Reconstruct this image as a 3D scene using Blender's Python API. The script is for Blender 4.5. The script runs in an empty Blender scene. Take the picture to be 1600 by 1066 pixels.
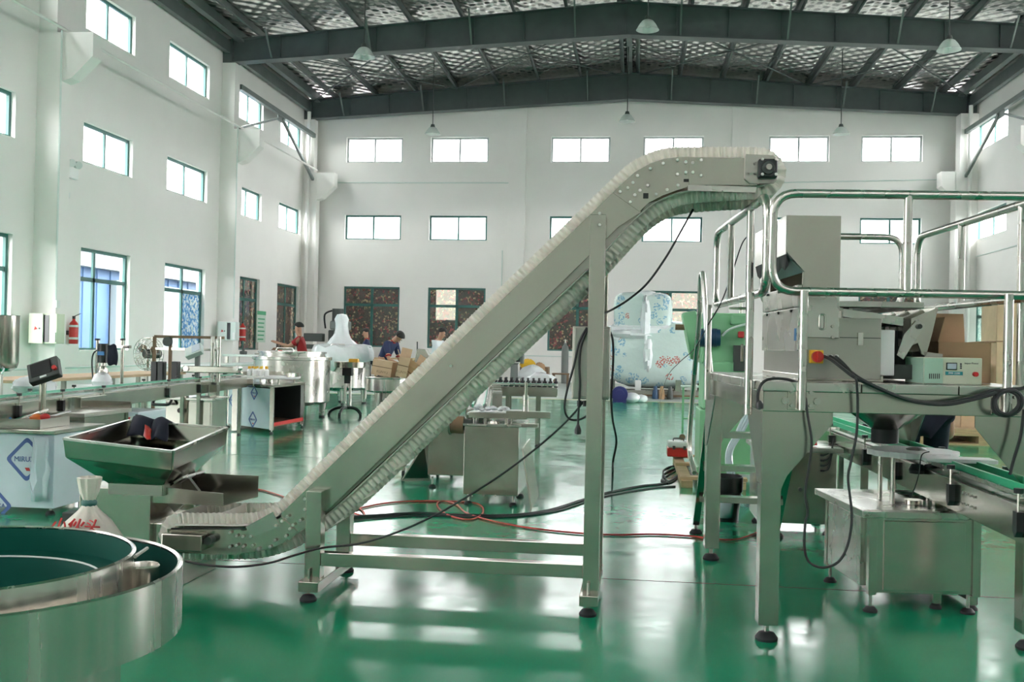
import bpy, bmesh, math, random
import numpy as np
from mathutils import Vector, Matrix
random.seed(7)
scene = bpy.context.scene
col = scene.collection

# ------------------------------------------------------------------ camera
F, CX, CY, CAMH = 1600.0, 800.0, 533.0, 1.32
YAW, PIT, ROLL = math.atan(195/F), 8.5/F, 0.021
_d = Vector((-math.sin(YAW)*math.cos(PIT), math.cos(YAW)*math.cos(PIT), math.sin(PIT)))
_r = Vector((math.cos(YAW), math.sin(YAW), 0)); _u = _r.cross(_d)
CR = math.cos(ROLL)*_r+math.sin(ROLL)*_u; CU = -math.sin(ROLL)*_r+math.cos(ROLL)*_u
cam = bpy.data.cameras.new('camera'); cam.sensor_width = 36; cam.lens = 36*F/1600; cam.clip_end = 500
camo = bpy.data.objects.new('camera', cam); col.objects.link(camo)
camo.matrix_world = Matrix(((CR.x, CU.x, -_d.x, 0), (CR.y, CU.y, -_d.y, 0), (CR.z, CU.z, -_d.z, CAMH), (0, 0, 0, 1)))
scene.camera = camo

def P(px, py, X=None, Y=None, Z=None):
    """point on the ray of a pixel, where it meets a plane X=, Y= or Z= """
    v = _d+CR*((px-CX)/F)-CU*((py-CY)/F)
    t = X/v.x if X is not None else Y/v.y if Y is not None else (Z-CAMH)/v.z
    return Vector((0, 0, CAMH))+v*t

# ------------------------------------------------------------------ world, exposure
world = bpy.data.worlds.new('world'); scene.world = world; world.use_nodes = True
bg = world.node_tree.nodes['Background']
bg.inputs[0].default_value = (1.0, 0.975, 0.985, 1); bg.inputs[1].default_value = 1.0
vs = scene.view_settings
vs.view_transform = 'Standard'; vs.look = 'None'; vs.gamma = 1; vs.use_curve_mapping = False
vs.exposure = 4.32
scene.cycles.use_denoising = True
scene.cycles.max_bounces = 10; scene.cycles.diffuse_bounces = 6; scene.cycles.glossy_bounces = 5
scene.cycles.transparent_max_bounces = 8
scene.cycles.sample_clamp_indirect = 6.0
scene.cycles.caustics_reflective = False; scene.cycles.caustics_refractive = False

# ------------------------------------------------------------------ materials
MT = {}
def nmat(name):
    m = bpy.data.materials.new(name); m.use_nodes = True
    nt = m.node_tree; b = nt.nodes['Principled BSDF']
    MT[name] = m
    return m, nt, b
def simple(name, c, rough=.5, metal=0.0, spec=.5, noise=0.0, nscale=6.0, bump=0.0, coat=0.0, rvar=0.0, stretch=None):
    m, nt, b = nmat(name)
    b.inputs['Base Color'].default_value = (*c, 1); b.inputs['Roughness'].default_value = rough
    b.inputs['Metallic'].default_value = metal; b.inputs['Specular IOR Level'].default_value = spec
    if coat: b.inputs['Coat Weight'].default_value = coat; b.inputs['Coat Roughness'].default_value = .08
    if noise or bump or rvar:
        tc = nt.nodes.new('ShaderNodeTexCoord'); mp = nt.nodes.new('ShaderNodeMapping')
        nt.links.new(tc.outputs['Object'], mp.inputs[0])
        if stretch: mp.inputs['Scale'].default_value = stretch
        n = nt.nodes.new('ShaderNodeTexNoise'); n.inputs['Scale'].default_value = nscale; n.inputs['Detail'].default_value = 5
        nt.links.new(mp.outputs[0], n.inputs['Vector'])
        if noise:
            r = nt.nodes.new('ShaderNodeValToRGB'); e = r.color_ramp.elements
            e[0].position = .3; e[1].position = .7
            e[0].color = (*[x*(1-noise) for x in c], 1); e[1].color = (*[min(1, x*(1+noise)) for x in c], 1)
            nt.links.new(n.outputs[0], r.inputs[0]); nt.links.new(r.outputs[0], b.inputs['Base Color'])
        if rvar:
            mr = nt.nodes.new('ShaderNodeMapRange'); mr.inputs[1].default_value = .3; mr.inputs[2].default_value = .7
            mr.inputs[3].default_value = max(.02, rough-rvar); mr.inputs[4].default_value = rough+rvar
            nt.links.new(n.outputs[0], mr.inputs[0]); nt.links.new(mr.outputs[0], b.inputs['Roughness'])
        if bump:
            bp = nt.nodes.new('ShaderNodeBump'); bp.inputs['Strength'].default_value = bump; bp.inputs['Distance'].default_value = .02
            nt.links.new(n.outputs[0], bp.inputs['Height']); nt.links.new(bp.outputs[0], b.inputs['Normal'])
    return m
simple('wall_paint', (.865, .85, .82), .75, noise=.02, nscale=.8)
simple('back_floor', (.40, .46, .43), .45, noise=.12, nscale=1.2)
simple('line_paint', (.62, .60, .38), .5)
simple('steel', (.48, .465, .41), .19, 1, noise=.07, nscale=2.2, rvar=.05)
simple('steel_dull', (.40, .39, .35), .32, 1, noise=.05, nscale=3, rvar=.05)
simple('steel_bright', (.56, .55, .51), .27, 1, noise=.04, nscale=4, rvar=.05)
simple('steel_drum', (.60, .58, .53), .24, 1, noise=.05, nscale=3, rvar=.06, stretch=(6, 6, .4))
simple('dark_steel', (.11, .13, .13), .5, .2, noise=.08, nscale=3)
simple('purlin_steel', (.16, .19, .18), .45, .35, noise=.12, nscale=2)
simple('frame_green', (.035, .14, .125), .4)
simple('frame_grey', (.42, .46, .46), .4)
simple('black_rubber', (.018, .02, .022), .55)
simple('black_plastic', (.02, .022, .024), .35)
simple('bowl_green', (.002, .075, .055), .65, noise=.10, nscale=5, spec=.15)
simple('machine_green', (.22, .50, .27), .4, noise=.05, nscale=4)
simple('guard_green', (.03, .50, .24), .35)
simple('strip_green', (.14, .52, .34), .35)
simple('white_plastic', (.78, .80, .78), .35)
simple('film', (.62, .72, .77), .22, noise=.05, nscale=4)
simple('film_blue', (.07, .13, .36), .35)
simple('print_red', (.55, .03, .03), .5)
simple('red', (.52, .025, .02), .35)
simple('red_cable', (.55, .05, .04), .4)
simple('yellow', (.80, .48, .03), .4)
simple('cream_box', (.62, .68, .52), .45)
simple('panel_grey', (.66, .74, .70), .45)
simple('cardboard', (.46, .30, .17), .8, noise=.08, nscale=6)
simple('cardboard_light', (.60, .44, .28), .8, noise=.08, nscale=6)
simple('wood', (.50, .36, .20), .7, noise=.2, nscale=5, stretch=(1, 8, 8))
simple('wood_dark', (.20, .13, .075), .7, noise=.2, nscale=5)
simple('navy', (.006, .009, .022), .85, noise=.2, nscale=14)
simple('shirt_navy', (.02, .03, .09), .8)
simple('shirt_red', (.33, .012, .016), .8)
simple('shirt_white', (.72, .76, .80), .8)
simple('trouser_dark', (.018, .022, .035), .85)
simple('skin', (.50, .27, .18), .55)
simple('hair', (.012, .010, .010), .6)
simple('sack', (.70, .66, .58), .7, noise=.06, nscale=12, bump=.4)
simple('plastic_wrap', (.80, .84, .85), .22, noise=.05, nscale=5, bump=.6)
simple('motor_blue', (.015, .06, .14), .4)
simple('motor_purple', (.03, .03, .16), .35)
simple('gas_grey', (.17, .19, .18), .5)
simple('poster_green', (.10, .42, .22), .6)
simple('poster_pale', (.60, .74, .64), .6)
simple('screen_dark', (.012, .014, .015), .2)
simple('screen_lcd', (.45, .55, .62), .3)
simple('teal_print', (.02, .28, .30), .5)
simple('pale_green', (.40, .62, .48), .5)
simple('hose', (.50, .62, .64), .15, spec=.6)
simple('shed_blue', (.075, .15, .29), .6, noise=.1, nscale=2)
simple('shed_pale', (.20, .24, .25), .6)
simple('shed_grey', (.045, .055, .06), .6)
simple('outside_ground', (.10, .10, .095), .9)
simple('outside_dark', (.010, .012, .011), .9)
simple('amber', (.75, .42, .03), .3)
simple('bottle_dark', (.03, .02, .03), .25)
simple('blue_bright', (.02, .20, .50), .4)
simple('orange', (.75, .18, .03), .5)
simple('cast_dark', (.05, .06, .055), .5)

def mat_floor():
    m, nt, b = nmat('floor_green')
    tc = nt.nodes.new('ShaderNodeTexCoord')
    n1 = nt.nodes.new('ShaderNodeTexNoise'); n1.inputs['Scale'].default_value = .45; n1.inputs['Detail'].default_value = 7; n1.inputs['Roughness'].default_value = .6
    n2 = nt.nodes.new('ShaderNodeTexNoise'); n2.inputs['Scale'].default_value = 2.6; n2.inputs['Detail'].default_value = 8; n2.inputs['Roughness'].default_value = .65
    for n in (n1, n2): nt.links.new(tc.outputs['Object'], n.inputs['Vector'])
    r = nt.nodes.new('ShaderNodeValToRGB'); e = r.color_ramp.elements
    e[0].position = .35; e[1].position = .68
    e[0].color = (.006, .27, .125, 1); e[1].color = (.014, .35, .18, 1)
    nt.links.new(n1.outputs[0], r.inputs[0]); nt.links.new(r.outputs[0], b.inputs['Base Color'])
    mr = nt.nodes.new('ShaderNodeMapRange'); mr.inputs[1].default_value = .35; mr.inputs[2].default_value = .7
    mr.inputs[3].default_value = .10; mr.inputs[4].default_value = .24
    nt.links.new(n2.outputs[0], mr.inputs[0]); nt.links.new(mr.outputs[0], b.inputs['Roughness'])
    bp = nt.nodes.new('ShaderNodeBump'); bp.inputs['Strength'].default_value = .06; bp.inputs['Distance'].default_value = .01
    nt.links.new(n2.outputs[0], bp.inputs['Height']); nt.links.new(bp.outputs[0], b.inputs['Normal'])
    b.inputs['Specular IOR Level'].default_value = .22
mat_floor()

def mat_foil():
    m, nt, b = nmat('foil')
    tc = nt.nodes.new('ShaderNodeTexCoord')
    def wave(rot, sc):
        mp = nt.nodes.new('ShaderNodeMapping'); mp.inputs['Rotation'].default_value = (0, 0, rot)
        nt.links.new(tc.outputs['Object'], mp.inputs[0])
        w = nt.nodes.new('ShaderNodeTexWave'); w.inputs['Scale'].default_value = sc; w.inputs['Distortion'].default_value = 1.2
        w.inputs['Detail'].default_value = 2; w.inputs['Detail Scale'].default_value = 1.5
        nt.links.new(mp.outputs[0], w.inputs['Vector']); return w
    a, c = wave(math.radians(38), .9), wave(math.radians(-38), .9)
    n = nt.nodes.new('ShaderNodeTexNoise'); n.inputs['Scale'].default_value = 1.3; n.inputs['Detail'].default_value = 6
    nt.links.new(tc.outputs['Object'], n.inputs['Vector'])
    ad = nt.nodes.new('ShaderNodeMath'); ad.operation = 'ADD'
    nt.links.new(a.outputs['Fac'], ad.inputs[0]); nt.links.new(c.outputs['Fac'], ad.inputs[1])
    ad2 = nt.nodes.new('ShaderNodeMath'); ad2.operation = 'MULTIPLY_ADD'; ad2.inputs[1].default_value = 1.2
    nt.links.new(n.outputs[0], ad2.inputs[0]); nt.links.new(ad.outputs[0], ad2.inputs[2])
    bp = nt.nodes.new('ShaderNodeBump'); bp.inputs['Strength'].default_value = .6; bp.inputs['Distance'].default_value = .045
    nt.links.new(ad2.outputs[0], bp.inputs['Height']); nt.links.new(bp.outputs[0], b.inputs['Normal'])
    b.inputs['Base Color'].default_value = (.93, .93, .90, 1); b.inputs['Metallic'].default_value = .92; b.inputs['Roughness'].default_value = .27
mat_foil()

def mat_floral(name, ramp, transp, scale=26):
    m, nt, b = nmat(name)
    tc = nt.nodes.new('ShaderNodeTexCoord')
    v = nt.nodes.new('ShaderNodeTexVoronoi'); v.inputs['Scale'].default_value = scale
    nt.links.new(tc.outputs['Object'], v.inputs['Vector'])
    s = nt.nodes.new('ShaderNodeSeparateColor'); nt.links.new(v.outputs['Color'], s.inputs[0])
    r = nt.nodes.new('ShaderNodeValToRGB'); r.color_ramp.interpolation = 'CONSTANT'
    e = r.color_ramp.elements
    while len(e) < len(ramp): e.new(.5)
    for i, (p, c) in enumerate(ramp): e[i].position = p; e[i].color = (*c, 1)
    nt.links.new(s.outputs[0], r.inputs[0]); nt.links.new(r.outputs[0], b.inputs['Base Color'])
    b.inputs['Roughness'].default_value = .25
    wh = nt.nodes.new('ShaderNodeMix'); wh.data_type = 'RGBA'; wh.inputs['Factor'].default_value = .55; wh.inputs['B'].default_value = (1, 1, .9, 1)
    nt.links.new(r.outputs[0], wh.inputs['A'])
    t = nt.nodes.new('ShaderNodeBsdfTransparent'); nt.links.new(wh.outputs['Result'], t.inputs[0])
    mx = nt.nodes.new('ShaderNodeMixShader'); mx.inputs[0].default_value = transp
    nt.links.new(b.outputs[0], mx.inputs[1]); nt.links.new(t.outputs[0], mx.inputs[2])
    nt.links.new(mx.outputs[0], nt.nodes['Material Output'].inputs[0])
mat_floral('floral', [(0, (.07, .055, .055)), (.22, (.20, .05, .055)), (.36, (.10, .14, .08)), (.52, (.05, .09, .085)), (.66, (.40, .34, .22)), (.76, (.06, .06, .065)), (.9, (.30, .11, .11))], .32, 15)
mat_floral('floral_blue', [(0, (.08, .26, .52)), (.3, (.30, .52, .72)), (.55, (.62, .74, .80)), (.75, (.12, .30, .55)), (.9, (.5, .62, .6))], .3, 15)
mat_floral('frosted_speckle', [(0, (.25, .42, .44)), (.3, (.45, .60, .60)), (.6, (.62, .74, .72)), (.85, (.32, .46, .48))], .35)

def mat_glass(name, tint, gl=.06):
    m, nt, b = nmat(name)
    t = nt.nodes.new('ShaderNodeBsdfTransparent'); t.inputs[0].default_value = (*tint, 1)
    g = nt.nodes.new('ShaderNodeBsdfGlossy'); g.inputs['Roughness'].default_value = .03
    mx = nt.nodes.new('ShaderNodeMixShader'); mx.inputs[0].default_value = gl
    nt.links.new(t.outputs[0], mx.inputs[1]); nt.links.new(g.outputs[0], mx.inputs[2])
    nt.links.new(mx.outputs[0], nt.nodes['Material Output'].inputs[0])
mat_glass('glass', (.95, .98, .97))
mat_glass('lamp_glass', (.90, .94, .92), .2)
_nt = MT['lamp_glass'].node_tree; _d1 = _nt.nodes.new('ShaderNodeBsdfTranslucent'); _d1.inputs[0].default_value = (.9, .95, .92, 1)
_d2 = _nt.nodes.new('ShaderNodeBsdfDiffuse'); _d2.inputs[0].default_value = (.9, .95, .92, 1); _m1 = _nt.nodes.new('ShaderNodeMixShader'); _m1.inputs[0].default_value = .5
_nt.links.new(_d1.outputs[0], _m1.inputs[1]); _nt.links.new(_d2.outputs[0], _m1.inputs[2])
_m2 = _nt.nodes.new('ShaderNodeMixShader'); _m2.inputs[0].default_value = .5
_o = _nt.nodes['Material Output'].inputs[0]; _nt.links.new(_o.links[0].from_socket, _m2.inputs[1]); _nt.links.new(_m1.outputs[0], _m2.inputs[2]); _nt.links.new(_m2.outputs[0], _o)
mat_glass('clear_sheet', (.80, .88, .86), .15)

def mat_wrapfilm():
    m, nt, b = nmat('printed_wrap')
    tc = nt.nodes.new('ShaderNodeTexCoord')
    v = nt.nodes.new('ShaderNodeTexVoronoi'); v.inputs['Scale'].default_value = 4.0
    n = nt.nodes.new('ShaderNodeTexNoise'); n.inputs['Scale'].default_value = 22; n.inputs['Detail'].default_value = 4
    for k in (v, n): nt.links.new(tc.outputs['Object'], k.inputs['Vector'])
    s = nt.nodes.new('ShaderNodeSeparateColor'); nt.links.new(v.outputs['Color'], s.inputs[0])
    near = nt.nodes.new('ShaderNodeMath'); near.operation = 'LESS_THAN'; near.inputs[1].default_value = .44
    nt.links.new(v.outputs['Distance'], near.inputs[0])
    nz = nt.nodes.new('ShaderNodeMath'); nz.operation = 'GREATER_THAN'; nz.inputs[1].default_value = .5
    nt.links.new(n.outputs[0], nz.inputs[0])
    ml = nt.nodes.new('ShaderNodeMath'); ml.operation = 'MULTIPLY'
    nt.links.new(near.outputs[0], ml.inputs[0]); nt.links.new(nz.outputs[0], ml.inputs[1])
    r = nt.nodes.new('ShaderNodeValToRGB'); r.color_ramp.interpolation = 'CONSTANT'; e = r.color_ramp.elements
    e.new(.5); e.new(.68)
    for i, (p, c) in enumerate([(0, (.24, .46, .60)), (.5, (.62, .74, .72)), (.68, (.55, .18, .16)), (.82, (.62, .74, .72))]): e[i].position = p; e[i].color = (*c, 1)
    nt.links.new(s.outputs[1], r.inputs[0])
    mx = nt.nodes.new('ShaderNodeMix'); mx.data_type = 'RGBA'
    mx.inputs['A'].default_value = (.62, .74, .71, 1)
    nt.links.new(ml.outputs[0], mx.inputs['Factor']); nt.links.new(r.outputs[0], mx.inputs['B'])
    nt.links.new(mx.outputs['Result'], b.inputs['Base Color'])
    b.inputs['Roughness'].default_value = .2
    n3 = nt.nodes.new('ShaderNodeTexNoise'); n3.inputs['Scale'].default_value = 4; n3.inputs['Detail'].default_value = 6
    nt.links.new(tc.outputs['Object'], n3.inputs['Vector'])
    bp = nt.nodes.new('ShaderNodeBump'); bp.inputs['Strength'].default_value = .5; bp.inputs['Distance'].default_value = .03
    nt.links.new(n3.outputs[0], bp.inputs['Height']); nt.links.new(bp.outputs[0], b.inputs['Normal'])
mat_wrapfilm()
def mat_belt():
    m, nt, b = nmat('belt_white')
    b.inputs['Base Color'].default_value = (.93, .91, .85, 1); b.inputs['Roughness'].default_value = .5
    t = nt.nodes.new('ShaderNodeBsdfTranslucent'); t.inputs[0].default_value = (.95, .92, .86, 1)
    mx = nt.nodes.new('ShaderNodeMixShader'); mx.inputs[0].default_value = .45
    nt.links.new(b.outputs[0], mx.inputs[1]); nt.links.new(t.outputs[0], mx.inputs[2])
    nt.links.new(mx.outputs[0], nt.nodes['Material Output'].inputs[0])
mat_belt()
simple('bolt_steel', (.72, .72, .68), .4, 1)

# ------------------------------------------------------------------ mesh helpers
OFF = {}
class MB:
    def __init__(s, M=None): s.v = []; s.f = []; s.sm = []; s.M = M
    def add(s, vs_, fs, smooth=False):
        o = len(s.v)
        for p in vs_:
            p = Vector(p); s.v.append(s.M @ p if s.M else p)
        for f in fs: s.f.append([i+o for i in f]); s.sm.append(smooth)
        return s
    def box(s, x0, x1, y0, y1, z0, z1):
        return s.add([(x0, y0, z0), (x1, y0, z0), (x1, y1, z0), (x0, y1, z0), (x0, y0, z1), (x1, y0, z1), (x1, y1, z1), (x0, y1, z1)],
                     [(0, 3, 2, 1), (4, 5, 6, 7), (0, 1, 5, 4), (1, 2, 6, 5), (2, 3, 7, 6), (3, 0, 4, 7)])
    def cbox(s, c, sz, R=None):
        c = Vector(c); hx, hy, hz = [a/2 for a in sz]
        pts = [Vector((x*hx, y*hy, z*hz)) for z in (-1, 1) for x, y in ((-1, -1), (1, -1), (1, 1), (-1, 1))]
        if R: pts = [R @ p for p in pts]
        return s.add([c+p for p in pts], [(0, 3, 2, 1), (4, 5, 6, 7), (0, 1, 5, 4), (1, 2, 6, 5), (2, 3, 7, 6), (3, 0, 4, 7)])
    def bar(s, a, b, w, h=None, up=(0, 0, 1)):
        a, b = Vector(a), Vector(b); h = h or w; t = (b-a).normalized(); up = Vector(up)
        if abs(t.dot(up)) > .98: up = Vector((0, 1, 0))
        sx = t.cross(up).normalized(); sz = sx.cross(t)
        q = [sx*(i*w/2)+sz*(j*h/2) for i, j in ((-1, -1), (1, -1), (1, 1), (-1, 1))]
        return s.add([a+k for k in q]+[b+k for k in q], [(0, 3, 2, 1), (4, 5, 6, 7), (0, 1, 5, 4), (1, 2, 6, 5), (2, 3, 7, 6), (3, 0, 4, 7)])
    def cyl(s, a, b, r0, r1=None, n=14, cap=True):
        a, b = Vector(a), Vector(b); r1 = r0 if r1 is None else r1
        t = (b-a).normalized(); x = t.orthogonal().normalized(); y = t.cross(x)
        c = [(math.cos(2*math.pi*i/n), math.sin(2*math.pi*i/n)) for i in range(n)]
        s.add([a+x*(p*r0)+y*(q*r0) for p, q in c]+[b+x*(p*r1)+y*(q*r1) for p, q in c],
              [(i, (i+1) % n, n+(i+1) % n, n+i) for i in range(n)], True)
        if cap:
            s.add([a+x*(p*r0)+y*(q*r0) for p, q in c], [tuple(reversed(range(n)))])
            s.add([b+x*(p*r1)+y*(q*r1) for p, q in c], [tuple(range(n))])
        return s
    def tube(s, pts, r, n=8, closed=False):
        pts = [Vector(p) for p in pts]; m = len(pts); rings = []
        nrm = None
        for i, p in enumerate(pts):
            if closed: t = pts[(i+1) % m]-pts[i-1]
            else: t = pts[min(i+1, m-1)]-pts[max(i-1, 0)]
            t.normalize()
            nrm = t.orthogonal().normalized() if nrm is None else (nrm-t*nrm.dot(t)).normalized()
            bn = t.cross(nrm)
            rr = r[i] if isinstance(r, (list, tuple)) else r
            rings += [p+nrm*(math.cos(2*math.pi*k/n)*rr)+bn*(math.sin(2*math.pi*k/n)*rr) for k in range(n)]
        fs = [(i*n+k, i*n+(k+1) % n, ((i+1) % m)*n+(k+1) % n, ((i+1) % m)*n+k) for i in range(m if closed else m-1) for k in range(n)]
        s.add(rings, fs, True)
        if not closed: s.add(rings[:n], [tuple(reversed(range(n)))]); s.add(rings[-n:], [tuple(range(n))])
        return s
    def lathe(s, prof, c, n=32, R=None, a0=0, a1=2*math.pi):
        c = Vector(c); full = abs(a1-a0-2*math.pi) < 1e-6; k = n if full else n+1; vs_ = []
        for i in range(k):
            a = a0+(a1-a0)*i/n
            for r, z in prof:
                p = Vector((r*math.cos(a), r*math.sin(a), z)); vs_.append(c+(R @ p if R else p))
        m = len(prof)
        fs = [(i*m+j, ((i+1) % k)*m+j, ((i+1) % k)*m+j+1, i*m+j+1) for i in range(n) for j in range(m-1)]
        return s.add(vs_, fs, True)
    def prism(s, poly, vec):
        poly = [Vector(p) for p in poly]; vec = Vector(vec); n = len(poly)
        return s.add(poly+[p+vec for p in poly], [tuple(range(n)), tuple(reversed(range(n, 2*n)))]+[(i, i+n, (i+1) % n+n, (i+1) % n) for i in range(n)])
    def ell(s, c, r, nu=14, nv=8, R=None, jit=0):
        c = Vector(c); vs_ = []
        for j in range(nv+1):
            th = math.pi*j/nv
            for i in range(nu):
                ph = 2*math.pi*i/nu; k = 1+random.uniform(-jit, jit)
                p = Vector((r[0]*math.sin(th)*math.cos(ph), r[1]*math.sin(th)*math.sin(ph), r[2]*math.cos(th)))*k
                vs_.append(c+(R @ p if R else p))
        return s.add(vs_, [(j*nu+i, (j+1)*nu+i, (j+1)*nu+(i+1) % nu, j*nu+(i+1) % nu) for j in range(nv) for i in range(nu)], True)
    def quad(s, a, b, c, d): return s.add([a, b, c, d], [(0, 1, 2, 3)])
    def grid(s, rows, smooth=True):
        n = len(rows[0]); m = len(rows)
        return s.add([p for r in rows for p in r], [(j*n+i, j*n+i+1, (j+1)*n+i+1, (j+1)*n+i) for j in range(m-1) for i in range(n-1)], smooth)
    def build(s, name, mat, parent=None, bevel=0, loc=None, solid=0, sub=0, fix=False):
        if parent is not None: off = OFF[parent.name]
        else:
            if loc is None:
                xs = [p.x for p in s.v]; ys = [p.y for p in s.v]; zs = [p.z for p in s.v]
                loc = ((min(xs)+max(xs))/2, (min(ys)+max(ys))/2, min(zs))
            off = Vector(loc)
        me = bpy.data.meshes.new(name); me.from_pydata([p-off for p in s.v], [], s.f)
        me.polygons.foreach_set('use_smooth', s.sm)
        me.materials.append(MT[mat])
        if fix:
            bm = bmesh.new(); bm.from_mesh(me); bmesh.ops.remove_doubles(bm, verts=bm.verts, dist=1e-5)
            bmesh.ops.recalc_face_normals(bm, faces=bm.faces); bm.to_mesh(me); bm.free()
        if any(s.sm) and not sub: me.set_sharp_from_angle(angle=math.radians(38))
        me.update()
        o = bpy.data.objects.new(name, me); col.objects.link(o); OFF[o.name] = off
        if parent is not None: o.parent = parent
        else: o.location = off
        if solid:
            md = o.modifiers.new('solid', 'SOLIDIFY'); md.thickness = solid
        if bevel:
            md = o.modifiers.new('bevel', 'BEVEL'); md.width = bevel; md.segments = 2; md.limit_method = 'ANGLE'
        if sub:
            md = o.modifiers.new('sub', 'SUBSURF'); md.levels = sub; md.render_levels = sub
        return o
def tag(o, label, cat=None, group=None, kind=None):
    o['label'] = label
    if cat: o['category'] = cat
    if group: o['group'] = group
    if kind: o['kind'] = kind
    return o
def thing(name, label, cat, loc, group=None, kind=None):
    o = bpy.data.objects.new(name, None); col.objects.link(o); o.location = loc; o.empty_display_size = .1
    OFF[o.name] = Vector(loc)
    return tag(o, label, cat, group, kind)
def copy_part(src, shift, parent):
    o = src.copy(); col.objects.link(o); o.parent = parent; o.location = src.location+Vector(shift); OFF[o.name] = OFF[src.name]
    return o
def spline(pts, k=6, closed=False):
    pts = [Vector(p) for p in pts]; out = []; n = len(pts)
    for i in range(n if closed else n-1):
        g = (lambda j: pts[j % n]) if closed else (lambda j: pts[max(0, min(n-1, j))])
        a, b, c, d = g(i-1), g(i), g(i+1), g(i+2)
        for q in range(k):
            t = q/k
            out.append(.5*((2*b)+(c-a)*t+(2*a-5*b+4*c-d)*t*t+(3*b-a-3*c+d)*t**3))
    if not closed: out.append(pts[-1])
    return out
def fillet(pts, rad, k=5, closed=False):
    """polyline with rounded corners"""
    pts = [Vector(p) for p in pts]; n = len(pts); out = []
    for i, p in enumerate(pts):
        if not closed and i in (0, n-1): out.append(p); continue
        a, b = pts[i-1]-p, pts[(i+1) % n]-p
        q = min(rad, a.length*.49, b.length*.49)
        s0, s1 = p+a.normalized()*q, p+b.normalized()*q
        for j in range(k+1):
            t = j/k; out.append((1-t)**2*s0+2*t*(1-t)*p+t*t*s1)
    return out
def rotz(a, c=(0, 0, 0)):
    c = Vector(c); return Matrix.Translation(c) @ Matrix.Rotation(a, 4, 'Z')
def text_mesh(name, body, size, mat, parent, M, ext=.0008):
    cu = bpy.data.curves.new(name, 'FONT'); cu.body = body; cu.size = size; cu.extrude = ext; cu.align_x = 'CENTER'; cu.align_y = 'CENTER'
    t = bpy.data.objects.new('t_tmp', cu); col.objects.link(t)
    dg = bpy.context.evaluated_depsgraph_get(); me = bpy.data.meshes.new_from_object(t.evaluated_get(dg))
    bpy.data.objects.remove(t); bpy.data.curves.remove(cu)
    off = OFF[parent.name]
    for v in me.vertices: v.co = (M @ v.co)-off
    me.materials.clear(); me.materials.append(MT[mat])
    o = bpy.data.objects.new(name, me); col.objects.link(o); o.parent = parent; OFF[o.name] = off
    return o
def face_front(c, tilt=0):   # text standing upright and read from -Y
    return Matrix.Translation(Vector(c)) @ Matrix.Rotation(tilt, 4, 'Z') @ Matrix.Rotation(math.pi/2, 4, 'X')
# ------------------------------------------------------------------ the hall
XL, XR, YB, YF = -12.95, 11.9, 39.0, -7.5
TH = .28
def wall_mesh(u0, u1, z0, z1, holes, put):
    """boxes of a wall around its holes; put(u, depth, z) -> point"""
    mb = MB()
    us = sorted({u0, u1, *[h[0] for h in holes], *[h[1] for h in holes]})
    for a, b in zip(us, us[1:]):
        zs = sorted([(h[2], h[3]) for h in holes if h[0] <= a and h[1] >= b])
        z = z0
        for (p, q) in zs+[(z1, z1)]:
            if p > z:
                c = [put(u, d, k) for k in (z, p) for u, d in ((a, 0), (b, 0), (b, TH), (a, TH))]
                mb.add(c, [(0, 3, 2, 1), (4, 5, 6, 7), (0, 1, 5, 4), (1, 2, 6, 5), (2, 3, 7, 6), (3, 0, 4, 7)])
            z = q
    return mb
ROWS_S = [(8.55, 9.58, 'top'), (5.42, 6.40, 'middle'), (1.0, 3.44, 'lower')]
ROWS_B = [(8.38, 9.38, 'top'), (5.36, 6.34, 'middle'), (1.17, 3.54, 'lower')]
left_y = [(-4.4, -2.1), (.2, 2.5), (4.8, 7.1), (9.0, 11.3), (13.4, 15.7), (17.6, 19.9), (22.55, 24.9), (26.85, 29.5), (31.75, 34.0), (35.75, 38.1)]
right_y = [(-4.4, -2.1), (.2, 2.5), (4.8, 7.1), (9.0, 11.3), (13.4, 15.7), (17.6, 19.9), (22.55, 24.9), (26.85, 29.5), (31.0, 33.3), (35.15, 38.3)]
back_x = [(-11.44, -9.2), (-8.08, -5.82), (-3.4, -1.15), (.1, 2.35), (4.75, 6.93), (8.08, 10.25)]
def holes(spans, rows): return [(a, b, r[0], r[1]) for a, b in spans for r in rows if not (r[2] == 'lower' and rows is ROWS_S and b < 12 and not (spans is left_y and -5 < a < 3))]
EAVE = 10.9
def structure(o, label): return tag(o, label, kind='structure')
structure(wall_mesh(YF, YB, 0, EAVE, holes(left_y, ROWS_S), lambda u, d, z: (XL-d, u, z)).build('wall_left', 'wall_paint', fix=False), 'white painted side wall on the left with three rows of windows')
structure(wall_mesh(YF, YB, 0, EAVE, holes(right_y, ROWS_S), lambda u, d, z: (XR+d, u, z)).build('wall_right', 'wall_paint'), 'white painted side wall on the right behind the railings')
wb = wall_mesh(XL-TH, XR+TH, 0, EAVE, holes(back_x, ROWS_B), lambda u, d, z: (u, YB+d, z))
wb.prism([(XL-TH, YB, EAVE), (XR+TH, YB, EAVE), (-.4, YB, 12.0)], (0, TH, 0))
structure(wb.build('wall_back', 'wall_paint'), 'white painted end wall facing the camera with three rows of windows')
wf = wall_mesh(XL-TH, XR+TH, 0, EAVE, holes(back_x, ROWS_B[:1]), lambda u, d, z: (u, YF-d, z))  # unseen top row of openings added to let fill light in from behind
wf.prism([(XL-TH, YF, EAVE), (XR+TH, YF, EAVE), (-.4, YF, 12.0)], (0, -TH, 0))
structure(wf.build('wall_front', 'wall_paint'), 'white end wall behind the camera with one row of added fill light openings')
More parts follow.
